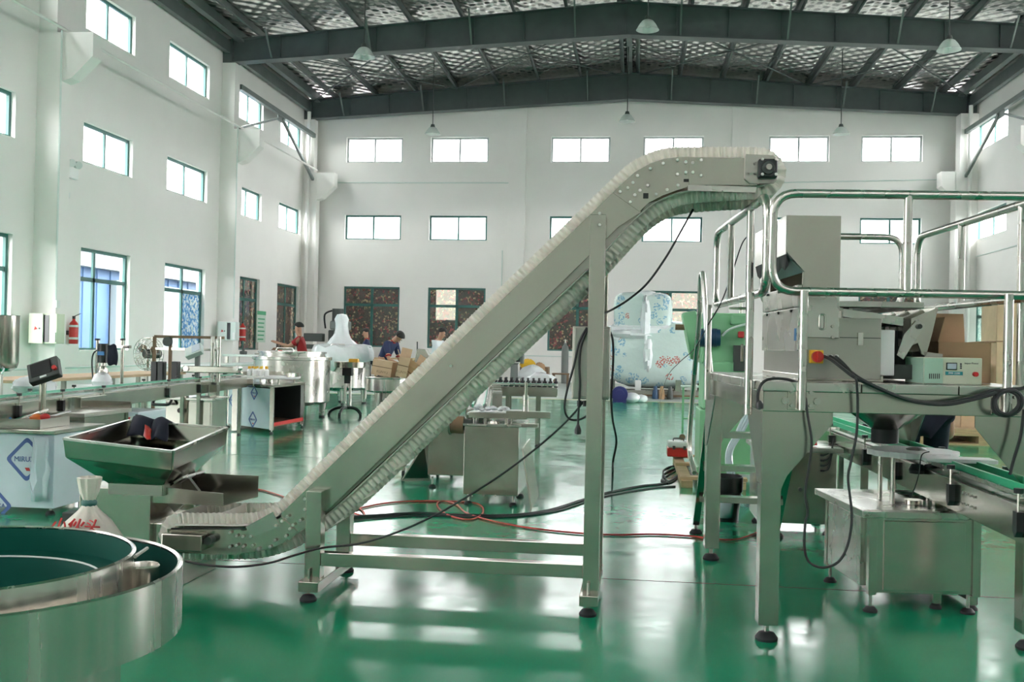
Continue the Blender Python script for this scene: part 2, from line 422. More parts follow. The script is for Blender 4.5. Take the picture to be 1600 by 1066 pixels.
# floor: green epoxy, grey strip along the end wall
GE = 25.9
structure(MB().box(XL-TH, XR+TH, YF-TH, GE, -.2, 0).build('floor', 'floor_green'), 'glossy green epoxy floor of the hall')
structure(MB().box(XL-TH, XR+TH, GE, YB+TH, -.2, 0.0).build('floor_back', 'back_floor'), 'bare grey concrete strip of floor along the end wall')
structure(MB().box(-9, 6.5, GE-.02, GE+.22, -.1, .004).build('trim_1', 'line_paint'), 'pale painted line between green floor and grey strip')
structure(MB().box(5.2, XR, 16.9, 17.02, -.1, .003).build('trim_2', 'line_paint'), 'yellow painted line on the floor beyond the platform')
# thin saw cuts in the epoxy
cuts = MB()
for y in (5.9, 11.4): cuts.box(XL, XR, y, y+.006, -.01, .0012)
structure(cuts.build('trim_3', 'cast_dark'), 'thin saw cut joints across the green floor')
# pilasters
def corbel_column(name, side, y0, y1, depth, label, upper=True):
    s = 1 if side == 'l' else -1; x0 = XL if side == 'l' else XR
    mb = MB(); a, b = sorted((x0-.02*s, x0+depth*s)); mb.box(a, b, y0, y1, 0, 7.88)
    a, b = sorted((x0-.02*s, x0+(depth-.13)*s)); mb.box(a, b, y0+.03, y1-.03, 7.88, 9.95)
    # bracket that carried a crane beam
    q = 1.25*s
    mb.prism([(x0, y0+.02, 6.65), (x0+q*.62, y0+.02, 6.9), (x0+q, y0+.02, 7.36), (x0+q, y0+.02, 7.88), (x0, y0+.02, 7.88)], (0, y1-y0-.04, 0))
    return structure(mb.build(name, 'wall_paint'), label)
corbel_column('wall_pier', 'l', 20.64, 21.05, .55, 'white wall column with bracket on the left beside the open switch box')
corbel_column('wall_pier', 'l', 30.4, 30.85, .55, 'white wall column with bracket on the left between the second and third bay')
corbel_column('wall_pier', 'l', 38.3, 38.75, .55, 'white wall column with bracket in the far left corner')
corbel_column('wall_pier', 'r', 38.0, 38.6, .75, 'white wall column with bracket in the far right corner')
corbel_column('wall_pier', 'r', 30.4, 30.85, .55, 'white wall column on the right just outside the picture')
for k, (a, b, w) in enumerate(((-5.0, -4.35, 'left'), (3.38, 4.0, 'right'))):
    structure(MB().box(a, b, YB-.14, YB+.01, 0, 10.9).build('wall_pier', 'wall_paint'), 'flat white pilaster on the end wall, the %s one' % w)
# window builder ---------------------------------------------------
WN = [0]
def window(u0, u1, z0, z1, put, label, fmat, pane, lower, split=.5):
    WN[0] += 1
    um = u0+(u1-u0)*split
    root = thing('window_%d' % WN[0], label, None, put((u0+u1)/2, .12, z0), kind='structure')
    def fbox(a, b, c, d, t0=.10, t1=.17, mat=fmat, name='window_frame'):
        m = MB(); pts = [put(u, t, z) for z in (c, d) for u, t in ((a, t0), (b, t0), (b, t1), (a, t1))]
        m.add(pts, [(0, 3, 2, 1), (4, 5, 6, 7), (0, 1, 5, 4), (1, 2, 6, 5), (2, 3, 7, 6), (3, 0, 4, 7)]); return m
    w = .075
    fr = MB()
    def app(m): fr.add(m.v, m.f)
    app(fbox(u0, u1, z0, z0+w)); app(fbox(u0, u1, z1-w, z1)); app(fbox(u0, u0+w, z0+w, z1-w)); app(fbox(u1-w, u1, z0+w, z1-w))
    fr.build('window_frame', fmat, root)
    mm = .035 if not lower else .05
    fbox(um-mm, um+mm, z0+w, z1-w, .11, .16).build('mullion', fmat, root)
    zt = z0+(z1-z0)*.70
    if lower: fbox(u0+w, u1-w, zt-.05, zt+.05, .11, .165).build('transom', fmat, root)
    cells = [(u0+w, um-mm, z0+w, z1-w), (um+mm, u1-w, z0+w, z1-w)] if not lower else \
            [(a, b, c, d) for c, d in ((z0+w, zt-.05), (zt+.05, z1-w)) for a, b in ((u0+w, um-mm), (um+mm, u1-w))]
    for i, (a, b, c, d) in enumerate(cells):
        p = pane[i] if isinstance(pane, (list, tuple)) else pane
        fbox(a, b, c, d, .133, .139).build('window_pane', p, root)
    # sill ledge inside the reveal
    fbox(u0, u1, z0-.0, z0+.02, -.02, .10).build('window_sill', 'wall_paint', root)
ordn = ['first', 'second', 'third', 'fourth', 'fifth', 'sixth']
PB = lambda u, d, z: Vector((u, YB+d, z))
PL = lambda u, d, z: Vector((XL-d, u, z))
PR = lambda u, d, z: Vector((XR+d, u, z))
for i, (a, b) in enumerate(back_x):
    for (z0, z1, nm) in ROWS_B:
        low = nm == 'lower'
        window(a, b, z0, z1, PB, '%s window from the left in the %s row of the end wall' % (ordn[i], nm), 'frame_green' if nm != 'top' else 'frame_grey', 'floral' if low else 'glass', low)
for i, (a, b) in enumerate(left_y[5:]):
    for (z0, z1, nm) in ROWS_S:
        low = nm == 'lower'
        pane = 'glass'
        if low: pane = 'floral' if i >= 3 else ['glass', 'floral_blue', 'glass', 'glass'] if i == 2 else 'glass'
        where = ('cut by the left picture edge', 'next to the near fire extinguisher bay', 'just before the second wall column', 'half hidden behind the second wall column', 'next to the far corner')[i]
        window(a, b, z0, z1, PL, '%s row window of the left wall, %s' % (nm, where), 'frame_green', pane, low, .34 if (low and i == 1) else .5)
for i, (a, b) in enumerate(right_y[8:]):
    for (z0, z1, nm) in ROWS_S:
        low = nm == 'lower'
        window(a, b, z0, z1, PR, '%s row window of the right wall, %s' % (nm, ('nearer one', 'beside the far corner')[i]), 'frame_green', 'frosted_speckle' if low else 'glass', low)

# ceiling: foil, purlins, rafters ---------------------------------
XA = -.45                       # ridge
def zt(x): return 10.66+(11.62-10.66)*(1-abs(x-XA)/(XR-XA if x > XA else XA-XL))      # top of rafter
def zb(x): return 9.95+(10.62-9.95)*(1-abs(x-XA)/(XR-XA if x > XA else XA-XL))        # underside of rafter
foil = MB()
def foil_half(xa, xb):
    n = 8; rows = []
    for j in range(29):
        y = YF+(YB-YF)*j/28; r = []
        for i in range(n*4+1):
            x = xa+(xb-xa)*i/(n*4); r.append((x, y, zt(x)+.25+.05*math.sin(math.pi*(i % 4)/4)))
        rows.append(r)
    foil.grid(rows)
foil_half(XL-TH, XA); foil_half(XA, XR+TH)
ceil = structure(foil.build('ceiling', 'foil', loc=(0, 10, 10.9)), 'sloping roof lined with quilted silver foil between dark steel purlins')
foil2 = MB(); foil2.add([(XL-TH, YF-TH, zt(XL)+.33), (XA, YF-TH, zt(XA)+.38), (XR+TH, YF-TH, zt(XR)+.33), (XL-TH, YB+TH, zt(XL)+.33), (XA, YB+TH, zt(XA)+.38), (XR+TH, YB+TH, zt(XR)+.33)], [(0, 1, 4, 3), (1, 2, 5, 4)])
foil2.build('roof_sheet', 'shed_grey', ceil)
def rafter(y):
    m = MB(); xs = [XL+.3, XA, XR-.3]; w = .2
    for a, b in zip(xs, xs[1:]):
        for f0, f1, hw in ((lambda x: zb(x), lambda x: zb(x)+.03, w), (lambda x: zb(x)+.03, lambda x: zt(x)-.02, .012), (lambda x: zt(x)-.02, lambda x: zt(x), w)):
            c = [(x, y+s*hw, f(x)) for f in (f0, f1) for x, s in ((a, -1), (b, -1), (b, 1), (a, 1))]
            m.add(c, [(0, 3, 2, 1), (4, 5, 6, 7), (0, 1, 5, 4), (1, 2, 6, 5), (2, 3, 7, 6), (3, 0, 4, 7)])
    r = m.build('rafter', 'dark_steel', ceil)
    for k in range(1, 16):
        x = XL+.3+k*(XR-XL-.6)/16
        MB().box(x-.008, x+.008, y-.12, y+.12, zb(x)+.03, zt(x)-.02).build('stiffener', 'dark_steel', r)
    for s, x in ((1, XL+.3), (-1, XR-.3)):
        MB().box(min(x, x-.45*s), max(x, x-.45*s), y-.16, y+.16, zb(x)-.02, zt(x)).build('end_plate', 'dark_steel', r)
    # knee braces from purlins to the lower flange
    for k in (1, 3, 5, 7):
        for s, L in ((-1, XA-XL), (1, XR-XA)):
            x = XA+s*(L/8)*k
            MB().bar((x, y-.75, zt(x)+.05), (x, y-.1, zb(x)+.05), .05, .05).build('knee_brace', 'purlin_steel', r)
RY = (2.0, 11.4, 20.85, 30.6, 38.45)
for y in RY: rafter(y)
for s, L in ((-1, XA-XL), (1, XR-XA)):
    for k in range(8):
        x = XA+s*(.28+(L-.5)/7.6*k)
        m = MB(); z0 = zt(x)
        m.box(x-.012, x+.012, YF, YB, z0, z0+.23); m.box(x-.01, x+.075, YF, YB, z0, z0+.02); m.box(x-.075, x+.01, YF, YB, z0+.21, z0+.23)
        m.build('purlin', 'purlin_steel', ceil)
    # eave channel and strut along the side wall
    x0 = XL if s < 0 else XR
    for xo, za, zc, w in ((.16, 10.25, 10.62, .16), (.52, 10.62, 10.9, .2)):
        x = x0-s*xo; MB().box(x-w/2, x+w/2, YF, YB, za, zc).build('eave_strut', 'purlin_steel', ceil)
# bracing rods under the foil in the last bay and sag rods
for s, L in ((-1, XA-XL), (1, XR-XA)):
    for a, b in ((.03, .52), (.52, .97)):
        x0, x1 = XA+s*L*a, XA+s*L*b
        for p, q in ((x0, x1), (x1, x0)):
            MB().cyl((p, 30.8, zt(p)-.08), (q, 38.2, zt(q)-.08), .022, n=6).build('brace_rod', 'dark_steel', ceil)
    for yy in (32.6, 35.4):
        for k in range(0, 8, 2):
            xa_, xb_ = XA+s*(.28+(L-.5)/7.6*k), XA+s*(.28+(L-.5)/7.6*(k+1))
            MB().cyl((xa_, yy, zt(xa_)+.06), (xb_, yy, zt(xb_)+.06), .014, n=6).build('sag_rod', 'dark_steel', ceil)
MB().box(XA-.09, XA+.09, YF, YB, zt(XA)-.02, zt(XA)+.1).build('ridge_strut', 'purlin_steel', ceil)
# V bracing high on the side walls in the last bay
for s, x in ((1, XL+.42), (-1, XR-.42)):
    br = thing('wall_brace', 'dark steel V bracing high on the %s wall in the last bay' % ('left' if s > 0 else 'right'), 'steel bracing', (x, 34.5, 7.9))
    MB().bar((x, 30.85, 9.3), (x, 38.3, 9.3), .12, .16).build('strut', 'purlin_steel', br)
    MB().cbox((x, 34.6, 9.2), (.03, .7, .4)).build('gusset_plate', 'purlin_steel', br)
    MB().bar((x, 34.7, 9.15), (x, 38.25, 7.6), .09).build('diagonal', 'purlin_steel', br)
    MB().bar((x, 34.5, 9.15), (x, 30.85, 8.0), .07).build('diagonal', 'purlin_steel', br)
# rain pipes and conduits
for x, y, z1, lb in ((XL+.25, 38.15, 10.2, 'left'), (XR-.32, 37.9, 10.2, 'right')):
    tag(MB().cyl((x, y, 0), (x, y, z1), .07).build('rain_pipe', 'wall_paint'), 'white rain pipe standing in the far %s corner' % lb, 'pipe')
def conduit(pts, label, mat='panel_grey', r=.022):
    tag(MB().tube(pts, r, 6).build('conduit', mat), label, 'conduit')
conduit([(XL+.57, 20.6, 2.0), (XL+.57, 20.6, 7.9)], 'thin grey conduit running down the near left column')
conduit([(XL+.57, 30.36, 2.0), (XL+.57, 30.36, 7.9)], 'thin grey conduit running down the second left column')
conduit([(XL+.6, 9, 7.95), (XL+.6, 38.2, 7.95)], 'pale pipe running along the left wall over the column brackets', 'wall_paint', .035)
conduit([(XL+.03, 9, .62), (XL+.03, 30.4, .62)], 'thin grey pipe low along the left wall')
conduit([(XL+.6, YB-.03, 7.6), (-5.0, YB-.03, 7.6)], 'thin conduit across the end wall under the top windows, left part')
conduit([(4.05, YB-.03, 7.6), (XR-.8, YB-.03, 7.75)], 'thin conduit across the end wall under the top windows, right part')
conduit([(XR-.03, 20, 4.85), (XR-.03, 38, 4.85)], 'thin conduit along the right wall below the middle windows')
conduit([(-8.5, YB-.03, .98), (-1.0, YB-.03, .98)], 'thin grey pipe low along the end wall')
conduit([(-5.2, YB-.03, 5.0), (-5.2, YB-.03, 3.4)], 'short thin wire down the end wall by the flat pilaster')

# outside: yard, sheds
structure(MB().box(-120, 120, -120, 140, -.5, -.22).build('yard_ground', 'outside_ground'), 'grey yard outside the hall')
shed = thing('blue_shed', 'blue metal shed seen through the left windows', 'shed', (-21, 28, -.22))
MB().box(-24, -20.6, 12, 58, -.22, 5.2).build('shed_wall', 'shed_blue', shed)
for k in range(46): MB().box(-20.62, -20.55, 12+k, 12.08+k, -.22, 5.2).build('rib', 'shed_blue', shed)
MB().box(-20.6, -20.3, 38, 46, -.22, 3.6).build('pale_door', 'shed_pale', shed)
MB().box(-20.6, -20.2, 47, 52, -.22, 2.6).build('grey_door', 'shed_grey', shed)
MB().box(-20.56, -20.15, 12, 58, 3.95, 4.5).build('fascia', 'shed_pale', shed)
for a, b, z, lb in ((-18, P(668, 470, Y=46).x, 4.9, 'left'), (P(716, 470, Y=46).x, P(1047, 470, Y=46).x, 4.9, 'middle'), (P(1097, 470, Y=46).x, 34, 4.9, 'right'), (P(668, 470, Y=46).x, P(716, 470, Y=46).x, P(690, 500, Y=46).z, 'low'), ):
    structure(MB().box(a, b, 46, 48, -.22, z).build('neighbour_wall', 'outside_dark'), 'dark neighbouring building outside the end wall, %s part' % lb)

# pendant lamps ----------------------------------------------------
def pendant(px, py, Y, label):
    c = P(px, py, Y=Y); zc = zt(c.x)+.29
    r = thing('pendant_lamp', label, 'lamp', (c.x, c.y, c.z-.16), 'high bay pendant lamps')
    MB().cyl((c.x, c.y, c.z+.16), (c.x, c.y, zc), .016, n=6).build('stem', 'cast_dark', r)
    MB().lathe([(.0, .2), (.06, .19), (.085, .10), (.08, .06)], c, 16).build('housing', 'cast_dark', r)
    MB().lathe([(.07, .10), (.14, .06), (.21, -.03), (.275, -.15), (.285, -.16), (.268, -.15), (.205, -.03), (.13, .055)], c, 24).build('reflector', 'lamp_glass', r)
    MB().lathe([(.05, .05), (.06, -.02), (.055, -.09), (.0, -.11)], c, 12).build('bulb', 'white_plastic', r)
pendant(569, 80, 25.5, 'pendant lamp left of the middle in the near row')
pendant(1012, 37, 25.5, 'pendant lamp near the ridge in the near row')
pendant(1483, 68, 25.5, 'pendant lamp on the right in the near row')
pendant(676, 203, 35, 'pendant lamp over the second end wall window')
pendant(980, 183, 35, 'pendant lamp near the ridge in the far row')
pendant(1314, 203, 35, 'pendant lamp on the right in the far row')

# wall fittings ----------------------------------------------------
def switch_box2(px, Y, label, mat):
    a, b, c, d = P(px[0], px[5], Y=Y), P(px[2], px[1], Y=Y), P(px[3], px[5], Y=Y), P(px[4], px[1], Y=Y)
    r = thing('switch_box', label, 'electrical box', (c.x, Y+.2, c.z))
    MB().box(b.x-.02, d.x, Y+.03, Y+.33, c.z, b.z).build('housing', mat, r, bevel=.01)
    MB().box(b.x-.01, c.x, Y+.022, Y+.03, c.z+.03, b.z-.03).build('dark_opening', 'screen_dark', r)
    dr = MB().box(a.x, b.x, Y-.02, Y+.015, c.z, b.z).build('door', mat, r, bevel=.006)
    MB().cyl(((a.x+b.x)/2, Y-.02, (c.z+b.z)/2), ((a.x+b.x)/2, Y-.024, (c.z+b.z)/2), .05, n=3).build('warning_mark', 'print_red', dr)
    MB().cyl((b.x-.07, Y-.02, (c.z+b.z)/2), (b.x-.07, Y-.03, (c.z+b.z)/2), .02, n=8).build('lock', 'cast_dark', dr)
    MB().box(c.x+.08, d.x-.02, Y+.0, Y+.03, c.z+.04, c.z+.24).build('breaker_cover', 'white_plastic', r)
switch_box2((45, 490, 68, 75, 88, 537), 20.3,  'open pale green electrical box on the near left column', 'cream_box')
switch_box2((340, 503, 355, 359, 368, 532), 30.05,  'open grey green electrical box on the second left column', 'panel_grey')
def extinguisher(x, y, z, label):
    r = thing('fire_extinguisher', label, 'extinguisher', (x, y, z))
    MB().lathe([(0, 0), (.095, 0), (.1, .02), (.1, .42), (.085, .48), (.035, .53), (.03, .57), (0, .57)], (x, y, z), 18).build('bottle', 'red', r)
    MB().lathe([(.101, .10), (.102, .11), (.102, .14), (.101, .15)], (x, y, z), 18).build('strap', 'panel_grey', r)
    MB().lathe([(.101, .38), (.102, .39), (.102, .42), (.101, .43)], (x, y, z), 18).build('strap', 'panel_grey', r)
    MB().cbox((x, y, z+.6), (.05, .05, .07)).build('valve', 'black_plastic', r)
    MB().bar((x, y-.02, z+.62), (x+.1, y+.12, z+.70), .03, .015).build('lever', 'black_plastic', r)
    MB().box(XL+.003, x-.09, y-.04, y+.04, z+.2, z+.3).build('bracket', 'cast_dark', r)
extinguisher(XL+.16, P(115, 520, X=XL+.16).y, 1.17, 'red fire extinguisher on the left wall beside the near electrical box')
extinguisher(XL+.16, P(379, 520, X=XL+.16).y, 1.32, 'red fire extinguisher on the left wall beside the far electrical box')
# emergency light
c = Vector((XL+.06, 21.75, 4.95))
r = thing('emergency_light', 'white twin head emergency light on the left wall', 'lamp', c)
MB().cbox(c+Vector((.04, .15, .1)), (.1, .42, .24)).build('battery_case', 'white_plastic', r, bevel=.01)
for dy in (.02, .3): MB().cyl(c+Vector((.05, dy, .32)), c+Vector((.16, dy-.05, .30)), .075, .09).build('lamp_head', 'panel_grey', r)
tag(MB().cbox((XL+.05, 21.8, 4.55), (.08, .2, .12)).build('junction_box', 'white_plastic', bevel=.008), 'small white socket box below the emergency light', 'electrical box')
tag(MB().cbox((XL+.62, 20.55, 2.02), (.1, .14, .16)).build('junction_box', 'white_plastic', bevel=.008), 'small white box above the near electrical box', 'electrical box')
# green notice
c0 = P(401, 535, X=XL+.03); c1 = P(415.5, 487, X=XL+.03); c1.y = min(c1.y, 35.7)
r = thing('notice_board', 'pale green notice hanging beside the far left window', 'notice', (c0.x, c0.y, c0.z))
MB().box(XL+.002, XL+.03, c0.y, c1.y, c0.z, c1.z).build('sheet', 'poster_pale', r)
MB().box(XL+.03, XL+.036, c0.y, c1.y, c1.z-.13, c1.z).build('heading', 'poster_green', r)
for k in range(6): MB().box(XL+.03, XL+.034, c0.y+.08, c1.y-.1-.05*(k % 3), c1.z-.3-k*.14, c1.z-.25-k*.14).build('text_line', 'poster_green', r)
# ------------------------------------------------------------------ inclined belt conveyor
YC = 5.18
q = lambda x, y, Y=YC: P(x, y, Y=Y)
conv = thing('inclined_conveyor', 'long steel inclined conveyor with white corrugated sidewall belt in the middle', 'conveyor', (-.95, 5.4, 0))
INC = lambda x: 808.5-.9686*(x-434)
up_px = [(275, 822), (330, 822), (375, 822), (400, 820), (420, 814), (436, 804), (452, INC(452)+.5)]+[(x, INC(x)) for x in range(500, 960, 60)]+[(965, INC(965)), (979, 281), (992, 269.5), (1015, 256), (1037, 248.5), (1060, 246), (1120, 246), (1180, 246.5)]
end_px = [(1196, 249), (1207, 258), (1211, 268), (1207, 279), (1196, 287)]
low_px = [(1182, 290), (1120, 294), (1078, 297.5), (1050, 304), (1020, 319), (985, 349)]+[(926-k*60, 413.5+k*60*.948) for k in range(0, 7)]+[(520, 797), (490, 819), (455, 840), (420, 853), (385, 858.5), (330, 859), (285, 859), (267, 853), (259, 841), (264, 828)]
loop = [q(*p) for p in up_px+end_px+low_px]
loop = spline(loop, 10, closed=True)
# resample evenly
def resample(pts, step):
    pts = pts+[pts[0]]; out = [pts[0]]; acc = 0
    for a, b in zip(pts, pts[1:]):
        L = (b-a).length; t = step-acc
        while t <= L: out.append(a+(b-a)*(t/L)); t += step
        acc = L-(t-step)
    return out
LAM = .030
pth = resample(loop, LAM/6)
pth = [Vector((p.x, 0, p.z)) for p in pth]
nrm = []
N = len(pth)
for i in range(N):
    t = (pth[(i+3) % N]-pth[i-3]).normalized(); nrm.append(Vector((-t.z, 0, t.x)))
Y0, Y1 = 5.225, 5.585
HS = .058
for yy, nm in ((Y0, 'near'), (Y1, 'far')):
    rows = [[], [], []]
    for i in list(range(N))+[0]:
        a = math.sin(2*math.pi*i/6); dy = .0085*a
        b = pth[i]+Vector((0, yy+dy, 0)); rows[0].append(b); rows[1].append(b+nrm[i]*HS*.5); rows[2].append(b+nrm[i]*(HS+.004*abs(a)))
    MB().grid(rows).build('belt_sidewall', 'belt_white', conv, solid=.005)
bs = MB(); bs.grid([[pth[i]+Vector((0, y, 0))-nrm[i]*.003 for i in list(range(0, N, 3))+[0]] for y in (5.19, 5.62)])
bs.build('belt', 'belt_white', conv, solid=-.006)
for k in range(0, N, 46):
    p = pth[k]; c = p+nrm[k]*.03; MB().bar(Vector((c.x, Y0+.016, c.z)), Vector((c.x, Y1-.016, c.z)), .008, .06, up=nrm[k]).build('cleat', 'belt_white', conv)
# side plates, near and far
def plate(pxs, dy0=0.0, t=.012, name='side_plate', mat='steel', bevel=0, both=True):
    poly = [q(*p, Y=YC) for p in pxs]
    o = MB().prism([Vector((p.x, YC+dy0, p.z)) for p in poly], (0, -t, 0)).build(name, mat, conv, bevel=bevel, fix=True)
    if both: MB().prism([Vector((p.x, 5.63-dy0, p.z)) for p in poly], (0, t, 0)).build(name, mat, conv, fix=True)
    return o
inc = [(440, INC(440)), (966, INC(966)), (999, 320), (1001, 332), (966, INC(966)+62), (900, INC(900)+62.5), (600, INC(600)+64.5), (505, INC(505)+65), (463, 835), (452, 845)]
plate(inc, .0, .010)
# folded lower flange, set back a little
plate([(505, INC(505)+65), (900, INC(900)+62.5), (966, INC(966)+62), (1001, 332), (1012, 318), (1040, 309), (1020, 320), (985, 350), (926, 411), (687, 637), (520, 794), (500, 808)], .02, .008, 'lower_flange', 'steel_dull')
# bend plates
plate([(378, 829), (400, 827), (425, 819), (441, 807), (466, 830), (444, 848), (420, 858), (392, 863), (379, 864)], -.010, .008, 'bend_plate', 'steel')
plate([(387, 822), (429, 799), (440, 822), (394, 839)], -.020, .006, 'cover_plate', 'steel_bright', both=False)
plate([(263, 826), (378, 826), (378, 866), (330, 866), (263, 862)], -.004, .010, 'tail_plate', 'steel')
plate([(958, 302), (979, 281.5), (992, 270), (1015, 257), (1037, 249.5), (1060, 246.5), (1077, 246), (1077, 292), (1060, 297), (1035, 306), (1014, 317), (999, 331)], -.010, .008, 'bend_plate', 'steel')
plate([(1076, 247), (1164, 249), (1182, 250), (1182, 291), (1076, 290)], -.018, .010, 'head_plate', 'steel')
plate([(1074, 291), (1181, 294), (1179, 303), (1074, 300)], -.030, .012, 'head_lip', 'steel_bright')
plate([(1164, 243), (1207, 245), (1213, 251), (1213, 283), (1207, 289), (1170, 289), (1162, 282), (1162, 250)], -.030, .010, 'bearing_plate', 'steel_dull', bevel=.003)
# tail guard box and slot
g0, g1 = q(266, 829), q(327, 857)
MB().box(g0.x, g1.x, 5.08, 5.16, g1.z, g0.z).build('tail_guard', 'steel', conv, bevel=.004)
c = q(333, 842); MB().cyl((c.x, 5.11, c.z), (c.x, 5.17, c.z), .022).build('take_up_screw', 'cast_dark', conv)
plate([(270, 824), (386, 824), (386, 826.5), (270, 826.5)], -.016, .006, 'dark_slot', 'screen_dark', both=False)
for a, b in (((1068, 281), (1076, 285)), ((1005, 303), (1013, 311))):
    p0, p1 = q(*a), q(*b); MB().box(min(p0.x, p1.x), max(p0.x, p1.x), 5.155, 5.163, min(p0.z, p1.z), max(p0.z, p1.z)).build('slot', 'screen_dark', conv)
# flange bearing
c = q(1197, 267)
MB().box(c.x-.046, c.x+.046, 5.10, 5.15, c.z-.046, c.z+.046).build('bearing_housing', 'black_plastic', conv, bevel=.008)
MB().lathe([(.0, -.0), (.03, 0), (.034, .02), (.034, .03)], (c.x, 5.085, c.z), 20, R=Matrix.Rotation(-math.pi/2, 3, 'X')).build('bearing_ring', 'cast_dark', conv)
MB().cyl((c.x, 5.06, c.z), (c.x, 5.64, c.z), .014).build('head_shaft', 'steel_dull', conv)
# bolts
bolt0 = None
bolts = [(398, 851), (407, 856), (425, 853), (433, 843), (363, 831), (373, 836), (363, 853), (373, 851), (383, 837), (384, 852), (444, 813), (456, 825), (450, 836), (434, 820), (452, 806), (461, 819), (472, 812),
         (485, 776), (485, 792), (395, 837), (1016, 265), (1036, 257), (1058, 252), (1071, 255), (1082, 256), (1095, 252), (1071, 271), (1082, 271), (1095, 276), (989, 287), (996, 276), (981, 295), (969, 301), (992, 306), (1000, 299), (1012, 291), (1058, 274), (1025, 305), (1042, 298), (1059, 291), (985, 317),
         (706, 572), (1178, 259), (1168, 274), (1178, 274), (1188, 254), (1209, 254), (1188, 277), (1209, 277), (938, 337), (938, 355)]
for bx_, by_ in bolts:
    p = q(bx_, by_); yb = 5.15 if not (bx_ in (485, 938)) else 5.09
    if bx_ in (1188, 1209): yb = 5.095
    if bolt0 is None:
        bolt0 = MB().cyl((p.x, yb, p.z), (p.x, yb-.010, p.z), .0085, .007, n=8).build('bolt', 'bolt_steel', conv); b0 = Vector((p.x, yb, p.z))
    else: copy_part(bolt0, Vector((p.x, yb, p.z))-b0, conv)
# frame: two pairs of uprights, feet tubes, rails
def vpost(px0, px1, pyt, y0, y1, zbot, name='upright', mat='steel'):
    a, b = P(px0, 870, Y=y0).x, P(px1, 870, Y=y0).x; zt_ = P((px0+px1)/2, pyt, Y=y0).z
    return MB().box(a, b, y0, y1, zbot, zt_).build(name, mat, conv, bevel=.003)
vpost(476, 500, 768, 5.09, 5.168, .10)
vpost(911, 936, 335, 5.09, 5.168, .06)
xa = P(488, 870, Y=5.09).x; xb = P(923.5, 870, Y=5.09).x
for x, zt_, z0 in ((xa, .62, .10), (xb, 2.02, .06)):
    MB().box(x-.04, x+.04, 5.64, 5.72, z0, zt_).build('upright', 'steel', conv, bevel=.003)
    MB().box(x-.052, x+.052 if x == xa else x+.04, 5.03, 5.80, .052, .105).build('foot_tube', 'steel', conv, bevel=.003)
    for yy in (5.07, 5.76):
        MB().cyl((x-.01, yy, .03), (x-.01, yy, .16), .007, n=8).build('stud', 'steel_bright', conv)
        MB().lathe([(0, 0), (.042, 0), (.043, .012), (.03, .03), (.012, .036), (0, .036)], (x-.01, yy, 0), 16).build('rubber_foot', 'black_rubber', conv)
zr = P(501, 871, Y=5.15).z
for yy in (5.10, 5.65):
    MB().box(xa+.04, xb-.04, yy, yy+.06, zr-.034, zr+.034).build('rail', 'steel', conv, bevel=.003)
MB().bar((xb, 5.16, 1.86), (xb, 5.65, 1.86), .05).build('cross_tie', 'steel', conv)

# control box behind the tall upright
bx = thing('control_box', 'flat steel electrical control box mounted behind the tall conveyor upright', 'electrical box', P(923, 623, Y=5.3))
p0, p1 = P(893, 623, Y=5.25), P(954, 511, Y=5.25)
MB().box(p0.x, p1.x, 5.22, 5.40, p0.z, p1.z).build('housing', 'steel_dull', bx, bevel=.006)
MB().box(p0.x+.01, p1.x-.01, 5.212, 5.221, p0.z+.012, p1.z-.012).build('door', 'steel_dull', bx, bevel=.003)
for k in (905, 914): pp = P(k, 626, Y=5.3); MB().cyl(pp, pp+Vector((0, 0, -.03)), .012).build('cable_gland', 'black_plastic', bx)
MB().box(p0.x+.08, xb, 5.36, 5.645, p1.z-.15, p1.z-.1).build('bracket', 'steel_dull', bx)

def cable(pxs, label, r=.006, mat='black_rubber', name='cable', k=8, cat='cable', parts=None):
    """pxs: (px, py, Y) points or Vectors"""
    pts = [p if isinstance(p, Vector) else (P(p[0], p[1], Z=.008) if len(p) == 2 else P(p[0], p[1], Y=p[2])) for p in pxs]
    o = MB().tube(spline(pts, k), r, 6).build(name, mat); tag(o, label, cat); return o
cable([(917, 512, 5.2), (905, 535, 5.19), (897, 570, 5.19), (886, 610, 5.19), (882, 640, 5.19), (890, 655, 5.19), (905, 656, 5.19), (917, 650, 5.2)], 'black cable hanging in a loop beside the tall upright')
o = cable([(919, 514, 5.2), (908, 540, 5.18), (905, 570, 5.18), (906, 600, 5.18), (904, 640, 5.18), (903, 664, 5.18)], 'black power lead with a plug dangling beside the tall upright')
pp = P(903, 672, Y=5.18); MB().lathe([(0, -.026), (.016, -.02), (.018, 0), (.008, .026), (0, .03)], pp, 12).build('plug', 'black_plastic', o)
cable([(950, 513, 5.3), (957, 530, 5.3), (958, 565, 5.3), (955, 620, 5.3), (957, 655, 5.35), (963, 690, 5.5), (958, 720, 5.7), (957, 748, 5.9), (956, 768)], 'black cable hanging to the floor right of the tall upright')
cable([(1083, 327, 5.4), (1062, 365, 5.4), (1040, 403, 5.4), (1012, 442, 5.4), (985, 466, 5.4), (960, 482, 5.38), (944, 490, 5.3)], 'black cable sagging from the conveyor head to the control box')
cable([(911, 628, 5.3), (895, 648, 5.28), (860, 682, 5.25), (800, 730, 5.2), (740, 770, 5.12), (680, 805, 5.1), (620, 832, 5.07), (560, 850, 5.065), (505, 856, 5.06), (460, 868, 5.0), (420, 880, 4.97), (370, 886, 4.95), (320, 883, 4.98), (290, 877, 5.0)], 'long black lead sagging from the control box to the conveyor tail')
cable([(495, 818), (530, 810), (600, 805), (660, 802), (720, 805), (800, 805), (860, 797), (905, 783), (950, 770), (1000, 760), (1040, 755), (1060, 742)], 'thick black cable across the floor behind the conveyor', .011)
